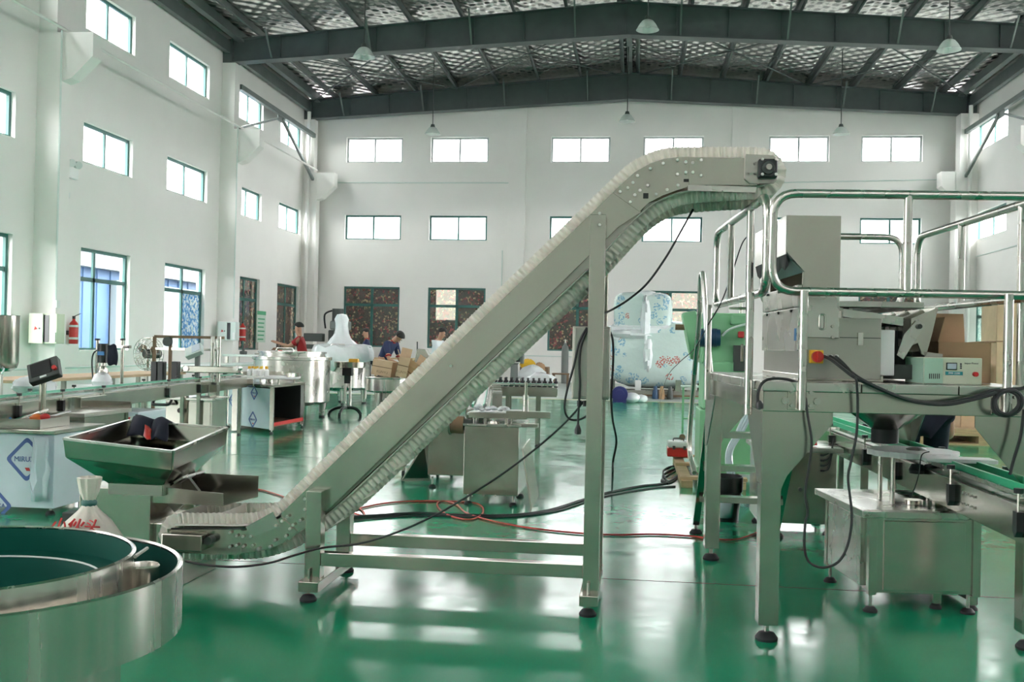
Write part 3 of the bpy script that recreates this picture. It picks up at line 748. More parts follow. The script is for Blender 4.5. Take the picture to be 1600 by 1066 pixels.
cable([(500, 822), (560, 812), (650, 806), (780, 808), (870, 798), (940, 776), (1010, 764), (1055, 760)], 'second black cable lying beside the thick one on the floor', .008)
cable([(500, 812), (540, 800), (600, 787), (660, 783), (740, 786), (755, 800), (735, 812), (700, 805), (683, 790), (690, 783), (712, 788), (728, 801), (760, 812), (820, 824), (900, 833), (960, 836), (1020, 835), (1080, 838), (1110, 842), (1150, 843), (1185, 832)], 'thin red air hose looped on the floor behind the conveyor', .007, 'red_cable', 'air_hose', cat='hose')
cable([(505, 800), (530, 797), (545, 800), (568, 806), (565, 797), (548, 788)], 'short red hose end curled behind the conveyor incline', .007, 'red_cable', 'air_hose', cat='hose')
cable([(445, 777), (430, 772), (405, 765), (375, 762), (350, 765)], 'red hose on the floor behind the feeder tray', .007, 'red_cable', 'air_hose', cat='hose')
cable([(105, 765), (118, 757), (140, 757), (146, 763), (125, 769), (106, 764)], 'red hose coiled on the floor left of the feeder', .008, 'red_cable', 'air_hose', cat='hose')
for k, off in enumerate(((0, 0), (6, -6), (-4, 5))):
    cable([(1062+off[0], 742+off[1]), (1050+off[0], 750+off[1]), (1038+off[0], 752), (1036, 743+off[1]), (1048, 735+off[1]), (1068, 728), (1085+off[0], 722)], 'tangle of black cable on the floor by the wooden skid, %s strand' % ('upper', 'middle', 'lower')[k], .008)

# ------------------------------------------------------------------ vibrating feeder with square hopper
fd = thing('vibratory_feeder', 'steel vibrating feeder with large square hopper and discharge tray', 'feeder', (-2.5, 5.45, 0))
R1, R2, R3, R4 = P(270, 706, Y=5.0), P(354, 669, Y=5.8), P(101, 686, Y=5.0), P(203, 657, Y=5.8)   # front right, back right, front left, back left
cen = (R1+R2+R3+R4)/4
rim = [R3, R1, R2, R4]
dn = Vector((0, 0, -.10))
m = MB()
for a, b in zip(rim, rim[1:]+rim[:1]):
    m.quad(a, b, b+dn*.95+(cen-b)*.03, a+dn*.95+(cen-a)*.03)
m.build('hopper_wall', 'steel', fd, solid=.008)
rm = MB()
for a, b in zip(rim, rim[1:]+rim[:1]): rm.bar(a, b, .022, .012)
rm.build('hopper_rim', 'steel_bright', fd)
nb = [Vector((cen.x+.03+sx*.15, cen.y-.05+sy*.16, .545)) for sx, sy in ((-1, -1), (1, -1), (1, 1), (-1, 1))]
m = MB(); tops = [p+dn*.95+(cen-p)*.03 for p in rim]
for i in range(4): m.quad(tops[i], tops[(i+1) % 4], nb[(i+1) % 4], nb[i])
m.build('hopper_cone', 'steel', fd, solid=.006)
m = MB()
for i in range(4): m.quad(nb[i], nb[(i+1) % 4], nb[(i+1) % 4]-Vector((0, 0, .06)), nb[i]-Vector((0, 0, .06)))
m.build('hopper_neck', 'steel_dull', fd, solid=.006)
b0_, b1_ = P(140, 748, Y=5.3), P(236, 752, Y=5.2)
MB().box(b0_.x, b1_.x, 5.2, 5.75, .0, .515).build('cabinet', 'steel', fd, bevel=.004)
MB().box(b1_.x, b1_.x+.17, 5.24, 5.68, .0, .33).build('motor_housing', 'steel', fd, bevel=.004)
# discharge tray: open channel
t0, t1 = P(258, 785, Y=5.22), P(349, 790, Y=5.22)
zc = .30
tr = MB(); zf, ze = t0.z, t1.z
ya, yb_ = 5.22, 5.56; hgt = .088
xs0, xs1 = t0.x-.12, t1.x
tr.grid([[(xs0, ya, zf+hgt), (xs1, ya, ze+hgt*.72)], [(xs0, ya, zf), (xs1, ya, ze)], [(xs0, yb_, zf), (xs1+.06, yb_, ze)], [(xs0, yb_, zf+hgt+.03), (xs1+.06, yb_, ze+hgt+.03)]], False)
tr.build('discharge_tray', 'steel', fd, solid=.005)
sp = MB()
for k in (0, 1): sp.cbox((t0.x-.02+k*.05, 5.42, .52+k*.03), (.10, .3, .012), Matrix.Rotation(math.radians(-32), 3, 'Y'))
sp.build('leaf_spring', 'steel_bright', fd)
MB().bar((t0.x-.10, 5.42, .44), (t0.x+.04, 5.42, .56), .2, .03, up=(0, 1, 0)).build('vibrator_arm', 'steel_dull', fd)
for yy in (5.24, 5.7):
    for x in (b0_.x+.05, b1_.x-.05): MB().cyl((x, yy, .5), (x, yy, .522), .012, n=8).build('bolt', 'steel_bright', fd)
# navy garment hung over the back edge of the hopper
g = MB(); A, B = R4+(R2-R4)*.02, R4+(R2-R4)*.46
rows = []
for j in range(9):
    t = j/8; r_ = []
    for i in range(13):
        s = i/12; base = A+(B-A)*s
        fold = .018*math.sin(s*17+j*.5)
        if t < .25: p = base+Vector((0, .03+.05*(.25-t), .02-.16*(.25-t)+fold*.3))
        else:
            d = t-.25; p = base+Vector((.03*math.sin(s*5)+d*.10, -d*.26+fold, .022-d*.14+.015*math.sin(s*11)))
        r_.append(p)
    rows.append(r_)
g.grid(rows); jk = g.build('folded_jacket', 'navy', solid=.012, sub=1); tag(jk, 'dark navy jacket with red patch thrown over the hopper edge', 'clothing')
g = MB(); g.grid([[rows[j][i]+Vector((0, -.012, .012)) for i in range(3, 7)] for j in range(5, 9)])
g.build('red_patch', 'red', jk, solid=.006)
# ------------------------------------------------------------------ bowl feeder in the near left corner
bc = Vector((-1.495, 2.16, -.035)); bw = thing('bowl_feeder', 'big round steel bowl feeder with dark green lining in the near left corner', 'feeder', bc)
Ro, Ri = .465, .385
MB().lathe([(Ro, .675), (Ro, .822), (Ro-.006, .826), (Ro-.012, .822), (Ro-.012, .69)], bc, 72).build('outer_ring', 'steel_drum', bw)
MB().lathe([(Ro-.013, .818), (Ro-.014, .70), (Ri-.02, .69)], bc, 72).build('outer_lining', 'bowl_green', bw)
MB().lathe([(Ri+.012, .70), (Ri, .855), (Ri-.006, .859), (Ri-.010, .855)], bc+Vector((-.02, -.02, 0)), 72).build('bowl_wall', 'steel_drum', bw)
MB().lathe([(Ri-.011, .853), (Ri-.016, .795), (Ri-.075, .79), (Ri-.085, .775), (Ri-.09, .68), (Ri-.12, .64), (0, .62)], bc+Vector((-.02, -.02, 0)), 72).build('bowl_lining', 'bowl_green', bw)
MB().lathe([(Ri-.076, .791), (Ri-.074, .795), (Ri-.07, .792)], bc+Vector((-.02, -.02, 0)), 60).build('track_edge', 'panel_grey', bw)
MB().lathe([(.33, .036), (.33, .64), (.36, .675), (Ro, .676)], bc, 48).build('drive_base', 'steel_drum', bw)
# outlet chute at the right of the bowl
a0 = math.radians(-32)
MB().lathe([(Ri+.014, .70), (Ri+.045, .81), (Ri+.050, .81), (Ri+.02, .70)], bc, 18, a0=math.radians(-70), a1=math.radians(8)).build('outlet_chute', 'steel_drum', bw)
w0, w1 = P(211, 870, Y=2.2), P(230, 857, Y=2.3)
MB().tube([w0, (w0+w1)/2, w1], .0045, 6).build('guide_pin', 'steel_bright', bw)
w2 = P(224, 903, Y=2.25)
MB().lathe([(.034, -.03), (.036, .028), (.033, .032), (.031, .028), (.030, -.03)], w2, 28).build('spout', 'steel_drum', bw)
MB().lathe([(.0, -.02), (.03, -.02)], w2, 20).build('spout_floor', 'bowl_green', bw)
# ------------------------------------------------------------------ tied sack
sc_ = P(138, 850, Y=4.6); sc_.z = 0
sk = thing('tied_sack', 'white woven sack tied with green string, red brush writing', 'sack', sc_)
KS = 1.2
prof = [(.0, 0), (.12, .005), (.15, .06), (.155, .18), (.13, .30), (.085, .37), (.04, .415), (.022, .44), (.024, .46), (.036, .49), (.046, .545), (.04, .548), (.03, .5), (.0, .47)]
prof = [(a*KS, b*KS) for a, b in prof]
m = MB(); m.lathe(prof, sc_, 40)
for i, v in enumerate(m.v):
    d = v-sc_; an = math.atan2(d.y, d.x); rr = math.hypot(d.x, d.y)
    k = 1+.07*math.sin(an*9)*min(1, d.z/.3); m.v[i] = Vector((sc_.x+d.x*k, sc_.y+d.y*k, v.z))
m.build('sack_body', 'sack', sk)
MB().lathe([(.029, .518), (.036, .528), (.036, .54), (.029, .55)], sc_, 20).build('green_string', 'frame_green', sk)
text_mesh('red_writing', '小伙头', .075, 'print_red', sk, Matrix.Translation(sc_+Vector((.0, -.118, .44))) @ Matrix.Rotation(math.radians(55), 4, 'X') @ Matrix.Scale(1.1, 4, (1, 0, 0)), .004)
# ------------------------------------------------------------------ steel platform with railings
PO = Vector((.616, 4.81, 0)); PA = math.radians(4)
PM = rotz(PA, PO); PI_ = PM.inverted()
ex = Vector((math.cos(PA), math.sin(PA), 0)); ey = Vector((-math.sin(PA), math.cos(PA), 0))
def PV(px, py, v):      # pixel on the plane v = const of the platform, in platform coordinates
    d = _d+CR*((px-CX)/F)-CU*((py-CY)/F); o = Vector((0, 0, CAMH)); a = PO+ey*v
    t = (a-o).dot(ey)/d.dot(ey); return PI_ @ (o+d*t)
def PB_(): return MB(PM)
pf = thing('steel_platform', 'raised stainless steel work platform with tube railings on the right', 'platform', PO)
DT = 1.185
UW, VW = 1.17, 1.78
def pbox(u0, u1, v0, v1, z0, z1, name, mat='steel', parent=None, bevel=.003): return PB_().box(u0, u1, v0, v1, z0, z1).build(name, mat, parent or pf, bevel=bevel)
pbox(-.05, .39, -.06, VW+.06, DT-.042, DT, 'deck_plate', 'steel_bright'); pbox(.394, .82, -.06, VW+.06, DT-.042, DT, 'deck_plate', 'steel_bright'); pbox(.824, UW+.05, -.06, VW+.06, DT-.042, DT, 'deck_plate', 'steel_bright')
for v in (-.05, VW-.03): pbox(-.045, UW+.045, v, v+.08, 1.05, DT-.042, 'edge_beam', 'steel')
for u in (-.045, UW-.035): pbox(u, u+.08, .03, VW-.03, 1.05, DT-.042, 'side_beam', 'steel')
for (u, v) in ((0, 0), (UW, 0), (0, VW), (UW, VW)):
    lg = pbox(u-.045, u+.045, v-.045, v+.045, .075, 1.05, 'leg', 'steel', bevel=.004)
    PB_().cyl((u, v, .02), (u, v, .09), .012, n=10).build('stud', 'steel_bright', lg)
    PB_().lathe([(0, 0), (.05, 0), (.052, .012), (.036, .034), (.016, .04), (0, .04)], (u, v, 0), 18).build('rubber_foot', 'black_rubber', lg)
    s = 1 if u == 0 else -1; t = 1 if v == 0 else -1
    for vv in (v-.047*t, ):
        PB_().prism([(u-.045*s, vv, .70), (u+.045*s, vv, .70), (u+.07*s, vv, .76), (u+.27*s, vv, 1.0), (u+.27*s, vv, 1.05), (u-.045*s, vv, 1.05)], (0, .006*t, 0)).build('gusset', 'steel', lg, fix=True)
    PB_().prism([(u-.047*s, v-.045*t, .72), (u-.047*s, v+.045*t, .72), (u-.047*s, v+.36*t, 1.05), (u-.047*s, v-.045*t, 1.05)], (.006*s, 0, 0)).build('gusset', 'steel_dull', lg, fix=True)
RT = .021
def rail_loop(pts, rad=.11): return PB_().tube(fillet(pts, rad, 6, True), RT, 10, closed=True).build('rail_loop', 'steel_bright', pf)
zl, zh = 1.60, 2.05
a = PV(1207, 380, 0).x
rail_loop([(a, 0, zl), (UW+.05, 0, zl), (UW+.05, 0, zh), (a, 0, zh)])
rail_loop([(-.02, .06, zl), (-.02, .06, zh), (-.02, 1.66, zh), (-.02, 1.66, zl)])
u1 = PV(1410, 420, VW-.05).x
rail_loop([(.28, VW-.05, zl), (u1, VW-.05, zl), (u1, VW-.05, zh), (.28, VW-.05, zh)])
rail_loop([(UW+.05, .06, zl), (UW+.05, .06, zh), (UW+.05, VW-.08, zh), (UW+.05, VW-.08, zl)])
def post(u, v, z0, z1, br=None):
    o = PB_().cyl((u, v, z0), (u, v, z1), RT*.95, n=10).build('rail_post', 'steel_bright', pf)
    if br:
        PB_().box(u-.06, u+.06, v+br*.021, v+br*.029, 1.06, 1.16).build('bracket', 'steel', o, bevel=.002)
        for du in (-.042, .042):
            for z in (1.08, 1.14): PB_().cyl((u+du, v+br*.021, z), (u+du, v+br*.010, z), .008, n=8).build('bolt', 'steel_bright', o)
for px in (1254, 1574): post(PV(px, 560, -.07).x, -.075, 1.06, zl, 1)
post(PV(1418, 380, 0).x, 0, zl, zh)
for v in (.5, 1.1): post(-.02, v, zl, zh)
for v in (.16, 1.56): post(-.075, v, 1.02, zl)
for u in (.36, ): post(u, VW-.05, zl, zh)
post(u1-.06, VW-.05, DT, zl); post(UW+.05, 1.0, zl, zh); post(UW+.05, .25, zl, zh)
post(UW+.075, .3, 1.05, zl); post(UW+.075, 1.5, 1.05, zl)
for u in (PV(1227, 625, -.05).x, PV(1276, 625, -.05).x): PB_().cyl((u, -.05, 1.1), (u, -.064, 1.1), .016, n=8).build('bolt', 'steel_bright', pf)
# ladder behind the platform
ld = thing('access_ladder', 'steel ladder with hand loop leaning on the back of the platform', 'ladder', (.75, 7.45, 0))
for x in (.45, 1.02):
    MB().bar((x, 7.5, .07), (x+.04, 6.66, 1.12), .045, .03).build('stringer', 'steel', ld)
    MB().cyl((x, 7.5, .02), (x, 7.5, .09), .01, n=8).build('stud', 'steel_bright', ld)
    MB().lathe([(0, 0), (.045, 0), (.046, .01), (.03, .03), (0, .036)], (x, 7.5, 0), 14).build('rubber_foot', 'black_rubber', ld)
for k, t in enumerate((.2, .43, .66, .88)):
    p = Vector((.45, 7.5, .07)).lerp(Vector((.49, 6.66, 1.12)), t); MB().box(p.x, p.x+.57, p.y-.06, p.y+.05, p.z-.02, p.z+.02).build('tread', 'steel', ld)
for xx in (.425, 1.06): MB().tube(spline([(xx, 7.38, .45), (xx-.03, 7.55, .62), (xx-.02, 7.45, 1.0), (xx, 7.22, 1.5), (xx, 7.12, 1.78), (xx+.005, 7.02, 1.84), (xx+.01, 6.95, 1.78), (xx+.03, 6.85, 1.45), (xx+.06, 6.74, 1.12)], 6), .018, 8).build('hand_loop', 'steel_bright', ld)

# ------------------------------------------------------------------ weigher on the platform
wg = thing('linear_weigher', 'steel weighing machine with tall feed hopper standing on the platform', 'weigher', PM @ Vector((.45, .7, DT)))
def wbox(u0, u1, v0, v1, z0, z1, name, mat='steel', parent=None, bevel=.004): return PB_().box(u0, u1, v0, v1, z0, z1).build(name, mat, parent or wg, bevel=bevel)
v0 = .22
ua, ub = PV(1254, 540, v0).x, PV(1377, 540, v0).x
zbt = DT+.012; ztop = PV(1330, 497, v0).z
body = wbox(ua, ub, v0, v0+.95, zbt, ztop, 'body', 'steel_dull')
wbox(ua-.01, ub+.02, v0+.02, v0+.93, DT, zbt+.02, 'base_frame', 'steel')
# left end cover panels (bright, with screws)
for z0, z1, nm in ((zbt+.13, zbt+.34, 'end_panel'), (zbt+.345, zbt+.45, 'end_panel')):
    e = wbox(ua-.022, ua-.002, v0+.02, v0+.90, z0, z1, nm, 'steel_bright')
    for k in range(3): PB_().cyl((ua-.022, v0+.15+k*.3, z1-.012), (ua-.03, v0+.15+k*.3, z1-.012), .008, n=8).build('screw', 'cast_dark', e)
wbox(ua-.024, ua-.022, v0+.04, v0+.08, zbt+.18, zbt+.24, 'warning_label', 'blue_bright')
# front door panel with latch, isolator switch
pa, pb = PV(1255, 528, v0), PV(1311, 480, v0)
fp = wbox(pa.x, pb.x, v0-.012, v0, pa.z, pb.z+.05, 'latch_panel', 'steel_bright')
lt = PV(1285, 503, v0-.015)
PB_().tube(fillet([(lt.x-.012, lt.y, lt.z-.035), (lt.x+.012, lt.y, lt.z-.035), (lt.x+.012, lt.y, lt.z+.035), (lt.x-.012, lt.y, lt.z+.035)], .011, 4, True), .005, 6, True).build('toggle_latch', 'steel_bright', fp)
for sx, sy in ((1301, 510), (1301, 527)): s_ = PV(sx, sy, v0-.012); PB_().cyl((s_.x, s_.y, s_.z), (s_.x, s_.y-.008, s_.z), .008, n=8).build('bolt', 'steel', fp)
sw = PV(1274, 557.5, v0); swo = wbox(sw.x-.032, sw.x+.032, v0-.03, v0, sw.z-.032, sw.z+.032, 'isolator_switch', 'yellow')
PB_().cyl((sw.x, v0-.03, sw.z), (sw.x, v0-.055, sw.z), .027, n=20).build('switch_knob', 'red', swo)
PB_().box(sw.x-.006, sw.x+.006, v0-.07, v0-.055, sw.z-.026, sw.z+.026).build('switch_grip', 'red', swo)
for gx in (1288, 1297, 1306): g_ = PV(gx, 556.5, v0); PB_().cyl((g_.x, v0, g_.z), (g_.x, v0-.03, g_.z), .007, n=8).build('cable_gland', 'white_plastic', wg)
l2 = PV(1343, 530, v0); PB_().box(l2.x-.012, l2.x+.012, v0-.02, v0, l2.z-.03, l2.z+.03).build('toggle_latch', 'steel_bright', wg)
for y_ in (527.5,): s0, s1 = PV(1312, y_, v0), PV(1376, y_+1, v0); PB_().box(s0.x, s1.x, v0-.002, v0, s0.z-.002, s0.z+.002).build('seam', 'cast_dark', wg)
# tall feed hopper with slanting outlet to the left
ha, hb = PV(1230, 337, v0).x, PV(1313, 337, v0).x; hz1 = PV(1270, 337, v0).z; hz0 = PV(1270, 470, v0).z
hk = PV(1255, 425, v0)
hop = PB_().prism([(ha, v0, hz1), (hb, v0, hz1), (hb, v0, hz0), (hk.x, v0, hz0), (hk.x, v0, hk.z), (ha, v0, PV(1230, 397, v0).z)], (0, .02, 0)).build('feed_hopper', 'steel', wg, fix=True)
for vv, nm in ((v0+.78, 'hopper_back'),):
    PB_().prism([(ha, vv, hz1), (hb, vv, hz1), (hb, vv, hz0), (hk.x, vv, hz0), (hk.x, vv, hk.z), (ha, vv, PV(1230, 397, v0).z)], (0, .02, 0)).build(nm, 'steel', hop, fix=True)
zs_ = PV(1230, 397, v0).z
PB_().box(ha-.004, ha, v0, v0+.8, zs_, hz1).build('hopper_side', 'steel_bright', hop)
PB_().box(hb, hb+.004, v0, v0+.8, hz0, hz1).build('hopper_side', 'steel', hop)
PB_().prism([(ha, v0, zs_), (hk.x, v0, hk.z), (hk.x+.008, v0, hk.z), (ha, v0, zs_+.012)], (0, .8, 0)).build('sloping_floor', 'machine_dark' if 'machine_dark' in MT else 'frame_green', hop, fix=True)
PB_().grid([[(ha, v0+i*.08, zs_) for i in range(11)], [(ha+.02, v0+i*.08+.04, zs_-.05-.02*(i % 2)) for i in range(11)]], False).build('rubber_fringe', 'black_rubber', hop)
wbox(hk.x-.005, hb, v0+.02, v0+.78, ztop, hz0, 'feed_throat', 'steel_dull')
# four pairs of vibrating pans, weigh buckets and links on the right side
for k in range(4):
    vv = v0+.06+k*.22
    PB_().grid([[(ub-.2, vv, ztop+.05), (ub+.12, vv, ztop+.01)], [(ub-.2, vv, ztop+.015), (ub+.12, vv, ztop-.03)], [(ub-.2, vv+.18, ztop+.015), (ub+.12, vv+.18, ztop-.03)], [(ub-.2, vv+.18, ztop+.05), (ub+.12, vv+.18, ztop+.01)]], False).build('vibrating_pan', 'steel_bright', wg, solid=.003)
    c0, c1 = ub+.09, ub+.27
    poly = [PV(*p, v0+.06) for p in ((1424, 498), (1466, 481), (1457, 520), (1447, 556), (1441, 554), (1434, 536), (1422, 541))]
    bk = PB_().prism([(p.x, vv, p.z) for p in poly], (0, .012, 0)).build('weigh_bucket', 'steel', wg, fix=True)
    PB_().box(poly[0].x+.02, poly[0].x+.035, vv-.002, vv, poly[0].z-.03, poly[0].z-.005).build('number_label', 'white_plastic', bk)
    PB_().prism([(p.x, vv+.178, p.z) for p in poly], (0, .012, 0)).build('bucket_side', 'steel', bk, fix=True)
    PB_().prism([(p.x, vv+.012, p.z) for p in (poly[0], poly[6], poly[5])], (0, .166, 0)).build('bucket_flap', 'steel_bright', bk, fix=True)
    PB_().prism([(poly[1].x-.01, vv+.012, poly[1].z), (poly[1].x-.004, vv+.012, poly[1].z), (poly[3].x, vv+.012, poly[3].z), (poly[3].x-.006, vv+.012, poly[3].z)], (0, .166, 0)).build('bucket_back', 'steel', bk, fix=True)
    PB_().prism([(c0+.0, vv-.008, zbt+.12), (c0+.03, vv-.008, zbt+.10), (c0+.10, vv-.008, zbt+.22), (c0+.13, vv-.008, zbt+.27), (c0+.09, vv-.008, zbt+.29), (c0+.03, vv-.008, zbt+.22)], (0, -.006, 0)).build('link_arm', 'steel_bright', bk, fix=True)
    PB_().cyl((c0+.1, vv-.006, zbt+.26), (c0+.1, vv-.03, zbt+.26), .012, n=10).build('pivot', 'cast_dark', bk)
    PB_().prism([(c0+.16, vv, zbt+.02), (c0+.22, vv, zbt+.02), (c1+.04, vv, zbt+.13), (c1-.05, vv, zbt+.14)], (0, .19, 0)).build('bucket_door', 'steel_dull', bk, fix=True)
wbox(ub+.06, ub+.24, v0+.26, v0+.9, zbt+.01, ztop-.05, 'discharge_chute', 'cast_dark')  # chute coloured dark to stand in for the shaded, dark mirroring interior
wbox(ub+.01, ub+.30, v0+.05, v0+.25, zbt+.004, zbt+.075, 'chute_base', 'cast_dark')
wbox(ub-.005, ub+.07, v0+.02, v0+.9, zbt+.02, zbt+.24, 'drive_box', 'white_plastic')
wbox(ub-.34, ub+.22, v0+.06, v0+.85, ztop+.055, ztop+.085, 'pan_cover', 'steel_bright'); 
for k in range(2): wbox(ub-.33+k*.2, ub-.31+k*.2, v0+.1, v0+.8, ztop, ztop+.055, 'cover_support', 'steel_dull')
PB_().cyl((ub-.22, v0+.05, ztop), (ub-.22, v0+.05, ztop+.05), .05, n=18).build('vibrator', 'steel_bright', wg)
# collecting funnel under the deck
f0 = PM @ Vector((PV(1383, 650, .95).x, .95, 0))
MB().lathe([(.26, 1.05), (.07, .91), (.062, .91), (.25, 1.06)], f0, 24).build('funnel', 'steel', wg)
MB().lathe([(.0, .835), (.068, .835), (.072, .84), (.072, .925), (.06, .93)], f0, 20).build('funnel_sleeve', 'black_rubber', wg)

# ultrasonic style generator box, cartons
v1 = .12
g0, g1 = PV(1443, 594, v1), PV(1535, 560, v1)
gn = thing('generator_box', 'cream bench instrument with small screen and red knob on the platform', 'instrument', PM @ Vector(((g0.x+g1.x)/2, v1+.1, DT)))
pbox(g0.x, g1.x, v1, v1+.26, DT, g1.z, 'housing', 'cream_box', gn, .004)
pbox(g0.x-.003, g0.x, v1+.002, v1+.25, DT+.004, g1.z-.004, 'green_side', 'pale_green', gn, 0)
pbox(g0.x+.002, PV(1473, 577, v1).x, v1-.004, v1, DT+.004, g1.z-.004, 'green_side', 'pale_green', gn, .001)
s0, s1 = PV(1478, 578, v1), PV(1495, 567, v1)
sc0 = pbox(s0.x, s1.x, v1-.006, v1, s0.z, s1.z, 'screen_bezel', 'screen_dark', gn, .001); pbox(s0.x+.004, s1.x-.004, v1-.008, v1-.006, s0.z+.004, s1.z-.004, 'screen', 'screen_lcd', sc0, 0)
s0, s1 = PV(1477, 586, v1), PV(1504, 581, v1); nb_ = pbox(s0.x, s1.x, v1-.003, v1, s0.z, s1.z, 'name_plate', 'teal_print', gn, 0)
s_ = PM @ Vector(((s0.x+s1.x)/2, v1-.004, (s0.z+s1.z)/2)); text_mesh('name_text', 'PMF-2200', .013, 'white_plastic', nb_, face_front(s_, PA))
s_ = PV(1523, 585, v1); PB_().cyl((s_.x, v1, s_.z), (s_.x, v1-.02, s_.z), .011, n=14).build('red_knob', 'print_red', gn)
for k in range(3): s_ = PV(1501, 569+k*3.2, v1); PB_().cyl((s_.x, v1, s_.z), (s_.x, v1-.006, s_.z), .004, n=8).build('button', 'cast_dark', gn)
s_ = PM @ Vector((PV(1518, 568, v1).x, v1-.001, PV(1518, 568, v1).z)); text_mesh('maker_text', 'impor Power', .012, 'cast_dark', gn, face_front(s_, PA))
for k in range(6):
    s_ = PV(1452+k*3, 588, v1); PB_().box(s_.x-.002, s_.x+.002, v1-.005, v1-.003, s_.z-.012, s_.z+.012).build('vent_slot', 'cast_dark', gn)
def carton(u0, u1, v0_, v1_, z0, z1, label, flaps=(), mat='cardboard', M=PM, t=.004):
    r = thing('carton', label, 'box', M @ Vector(((u0+u1)/2, (v0_+v1_)/2, z0)))
    m = MB(M); m.box(u0, u1, v0_, v0_+t, z0, z1); m.box(u0, u1, v1_-t, v1_, z0, z1); m.box(u0, u0+t, v0_, v1_, z0, z1); m.box(u1-t, u1, v0_, v1_, z0, z1); m.box(u0, u1, v0_, v1_, z0, z0+t)
    m.build('carton_wall', mat, r)
    for (side, L, an) in flaps:
        an = math.radians(an); c, s = math.cos(an)*L, math.sin(an)*L
        e = {'f': ((u0, v0_, z1), (u1, v0_, z1), (0, -c, s)), 'b': ((u0, v1_, z1), (u1, v1_, z1), (0, c, s)), 'l': ((u0, v0_, z1), (u0, v1_, z1), (-c, 0, s)), 'r': ((u1, v0_, z1), (u1, v1_, z1), (c, 0, s))}[side]
        A, B, D = [Vector(k) for k in e]
        MB(M).quad(A, B, B+D, A+D).build('carton_flap', mat, r, solid=t)
    return r
k0, k1 = PV(1462, 594, .55), PV(1548, 536, .55)
carton(k0.x, k1.x-.01, .52, .86, DT, k1.z, 'brown cardboard carton with raised flaps behind the bench instrument', (('l', .13, 105), ('b', .16, 80), ('r', .12, 5)))
# cables on the platform front
def pcable(pts, label, r=.006, name='cable'):
    o = PB_().tube(spline([PV(*p) for p in pts], 8), r, 6).build(name, 'black_rubber'); return tag(o, label, 'cable')
pcable([(1288, 557, .18), (1300, 563, .1), (1318, 577, -.03), (1336, 590, -.10), (1370, 606, -.11), (1410, 622, -.11), (1460, 630, -.11), (1510, 624, -.11), (1545, 613, -.11), (1575, 609, -.11), (1600, 606, -.11), (1625, 590, -.08)], 'black cable swagged along the platform front, upper strand', .008)
pcable([(1297, 557, .18), (1310, 565, .1), (1330, 582, -.03), (1350, 595, -.12), (1390, 614, -.13), (1430, 628, -.13), (1480, 632, -.13), (1530, 622, -.13), (1556, 614, -.13)], 'black cable swagged along the platform front, lower strand', .008)
pcable([(1560, 612, -.12), (1551, 628, -.12), (1556, 645, -.12), (1575, 650, -.13), (1593, 640, -.14), (1597, 622, -.14), (1586, 611, -.13), (1568, 613, -.13), (1556, 625, -.13), (1560, 642, -.14), (1576, 647, -.14), (1591, 634, -.14), (1589, 618, -.13), (1575, 610, -.12)], 'coil of black cable hung on the right platform post', .008)
pcable([(1306, 557, .18), (1320, 570, .05), (1336, 590, -.10), (1339, 605, -.11), (1340, 640, -.1), (1338, 680, -.1), (1330, 720, -.1), (1325, 745, -.1), (1328, 775, -.1), (1331, 810, -.1), (1325, 850, -.1), (1310, 878, -.1), (1285, 887, -.1), (1264, 878, -.1), (1257, 855, -.1), (1258, 820, -.1), (1262, 800, -.1), (1258, 770, -.1), (1264, 730, -.1), (1268, 690, -.1), (1262, 650, -.09), (1259, 622, -.07)], 'long black cable hanging in a deep loop under the platform', .006)
pc = pcable([(1250, 600, .02), (1230, 593, -.02), (1205, 592, -.08), (1190, 600, -.10), (1184, 618, -.10), (1185, 630, -.10)], 'short black lead with plug hanging over the platform corner', .007)
s_ = PV(1187, 633, -.1); PB_().lathe([(0, -.022), (.016, -.016), (.017, .004), (.007, .02), (0, .022)], s_, 12).build('plug', 'black_plastic', pc)
pcable([(1600, 640, -.12), (1595, 680, -.12), (1585, 715, -.12), (1578, 742, -.12)], 'black cable dropping beside the right platform leg', .007)
cable([(1172, 366, 6.1), (1160, 380, 6.1), (1146, 420, 6.1), (1128, 470, 6.1), (1108, 505, 6.3), (1085, 545, 7.5), (1062, 566, 10), (1045, 585, 14), (1036, 608, 19), (1030, 636)], 'thin cable strung past the left platform railing', .004)
# ------------------------------------------------------------------ small shared builders
def feet(root, pts, h=.07, r=.035):
    for (x, y) in pts:
        MB().cyl((x, y, .02), (x, y, h+.03), .009, n=8).build('stud', 'steel_bright', root)
        MB().lathe([(0, 0), (r, 0), (r, .01), (r*.6, .026), (0, .03)], (x, y, 0), 14).build('rubber_foot', 'black_rubber', root)
def mfeet(root, M, pts, h=.07, r=.035): feet(root, [((M @ Vector((a, b, 0))).x, (M @ Vector((a, b, 0))).y) for a, b in pts], h, r)
def dirM(a, b):          # local frame along a conveyor: u along, v to the left, z up
    a, b = Vector((a[0], a[1], 0)), Vector((b[0], b[1], 0)); d = b-a; return rotz(math.atan2(d.y, d.x), a), Vector((d.x, d.y, 0)).length
def clamp(M, u, side, z, w, root):
    s = side
    c = MB(M).prism([(u-.022, s*(w/2+.004), z-.02), (u+.022, s*(w/2+.004), z-.02), (u+.022, s*(w/2+.004), z-.10), (u, s*(w/2+.004), z-.125), (u-.022, s*(w/2+.004), z-.10)], (0, s*.03, 0)).build('clamp_block', 'black_plastic', root, fix=True)
    MB(M).cyl((u, s*(w/2+.02), z-.02), (u, s*(w/2+.02), z+.06), .006, n=6).build('clamp_stud', 'steel', c)
    MB(M).cyl((u, s*(w/2+.02), z+.055), (u, s*(w/2+.02), z+.075), .02, n=8).build('clamp_knob', 'black_plastic', c)
    MB(M).cyl((u, s*(w/2+.02), z+.035), (u, s*(w/2-.05), z+.035), .005, n=6).build('clamp_rod', 'steel', c)
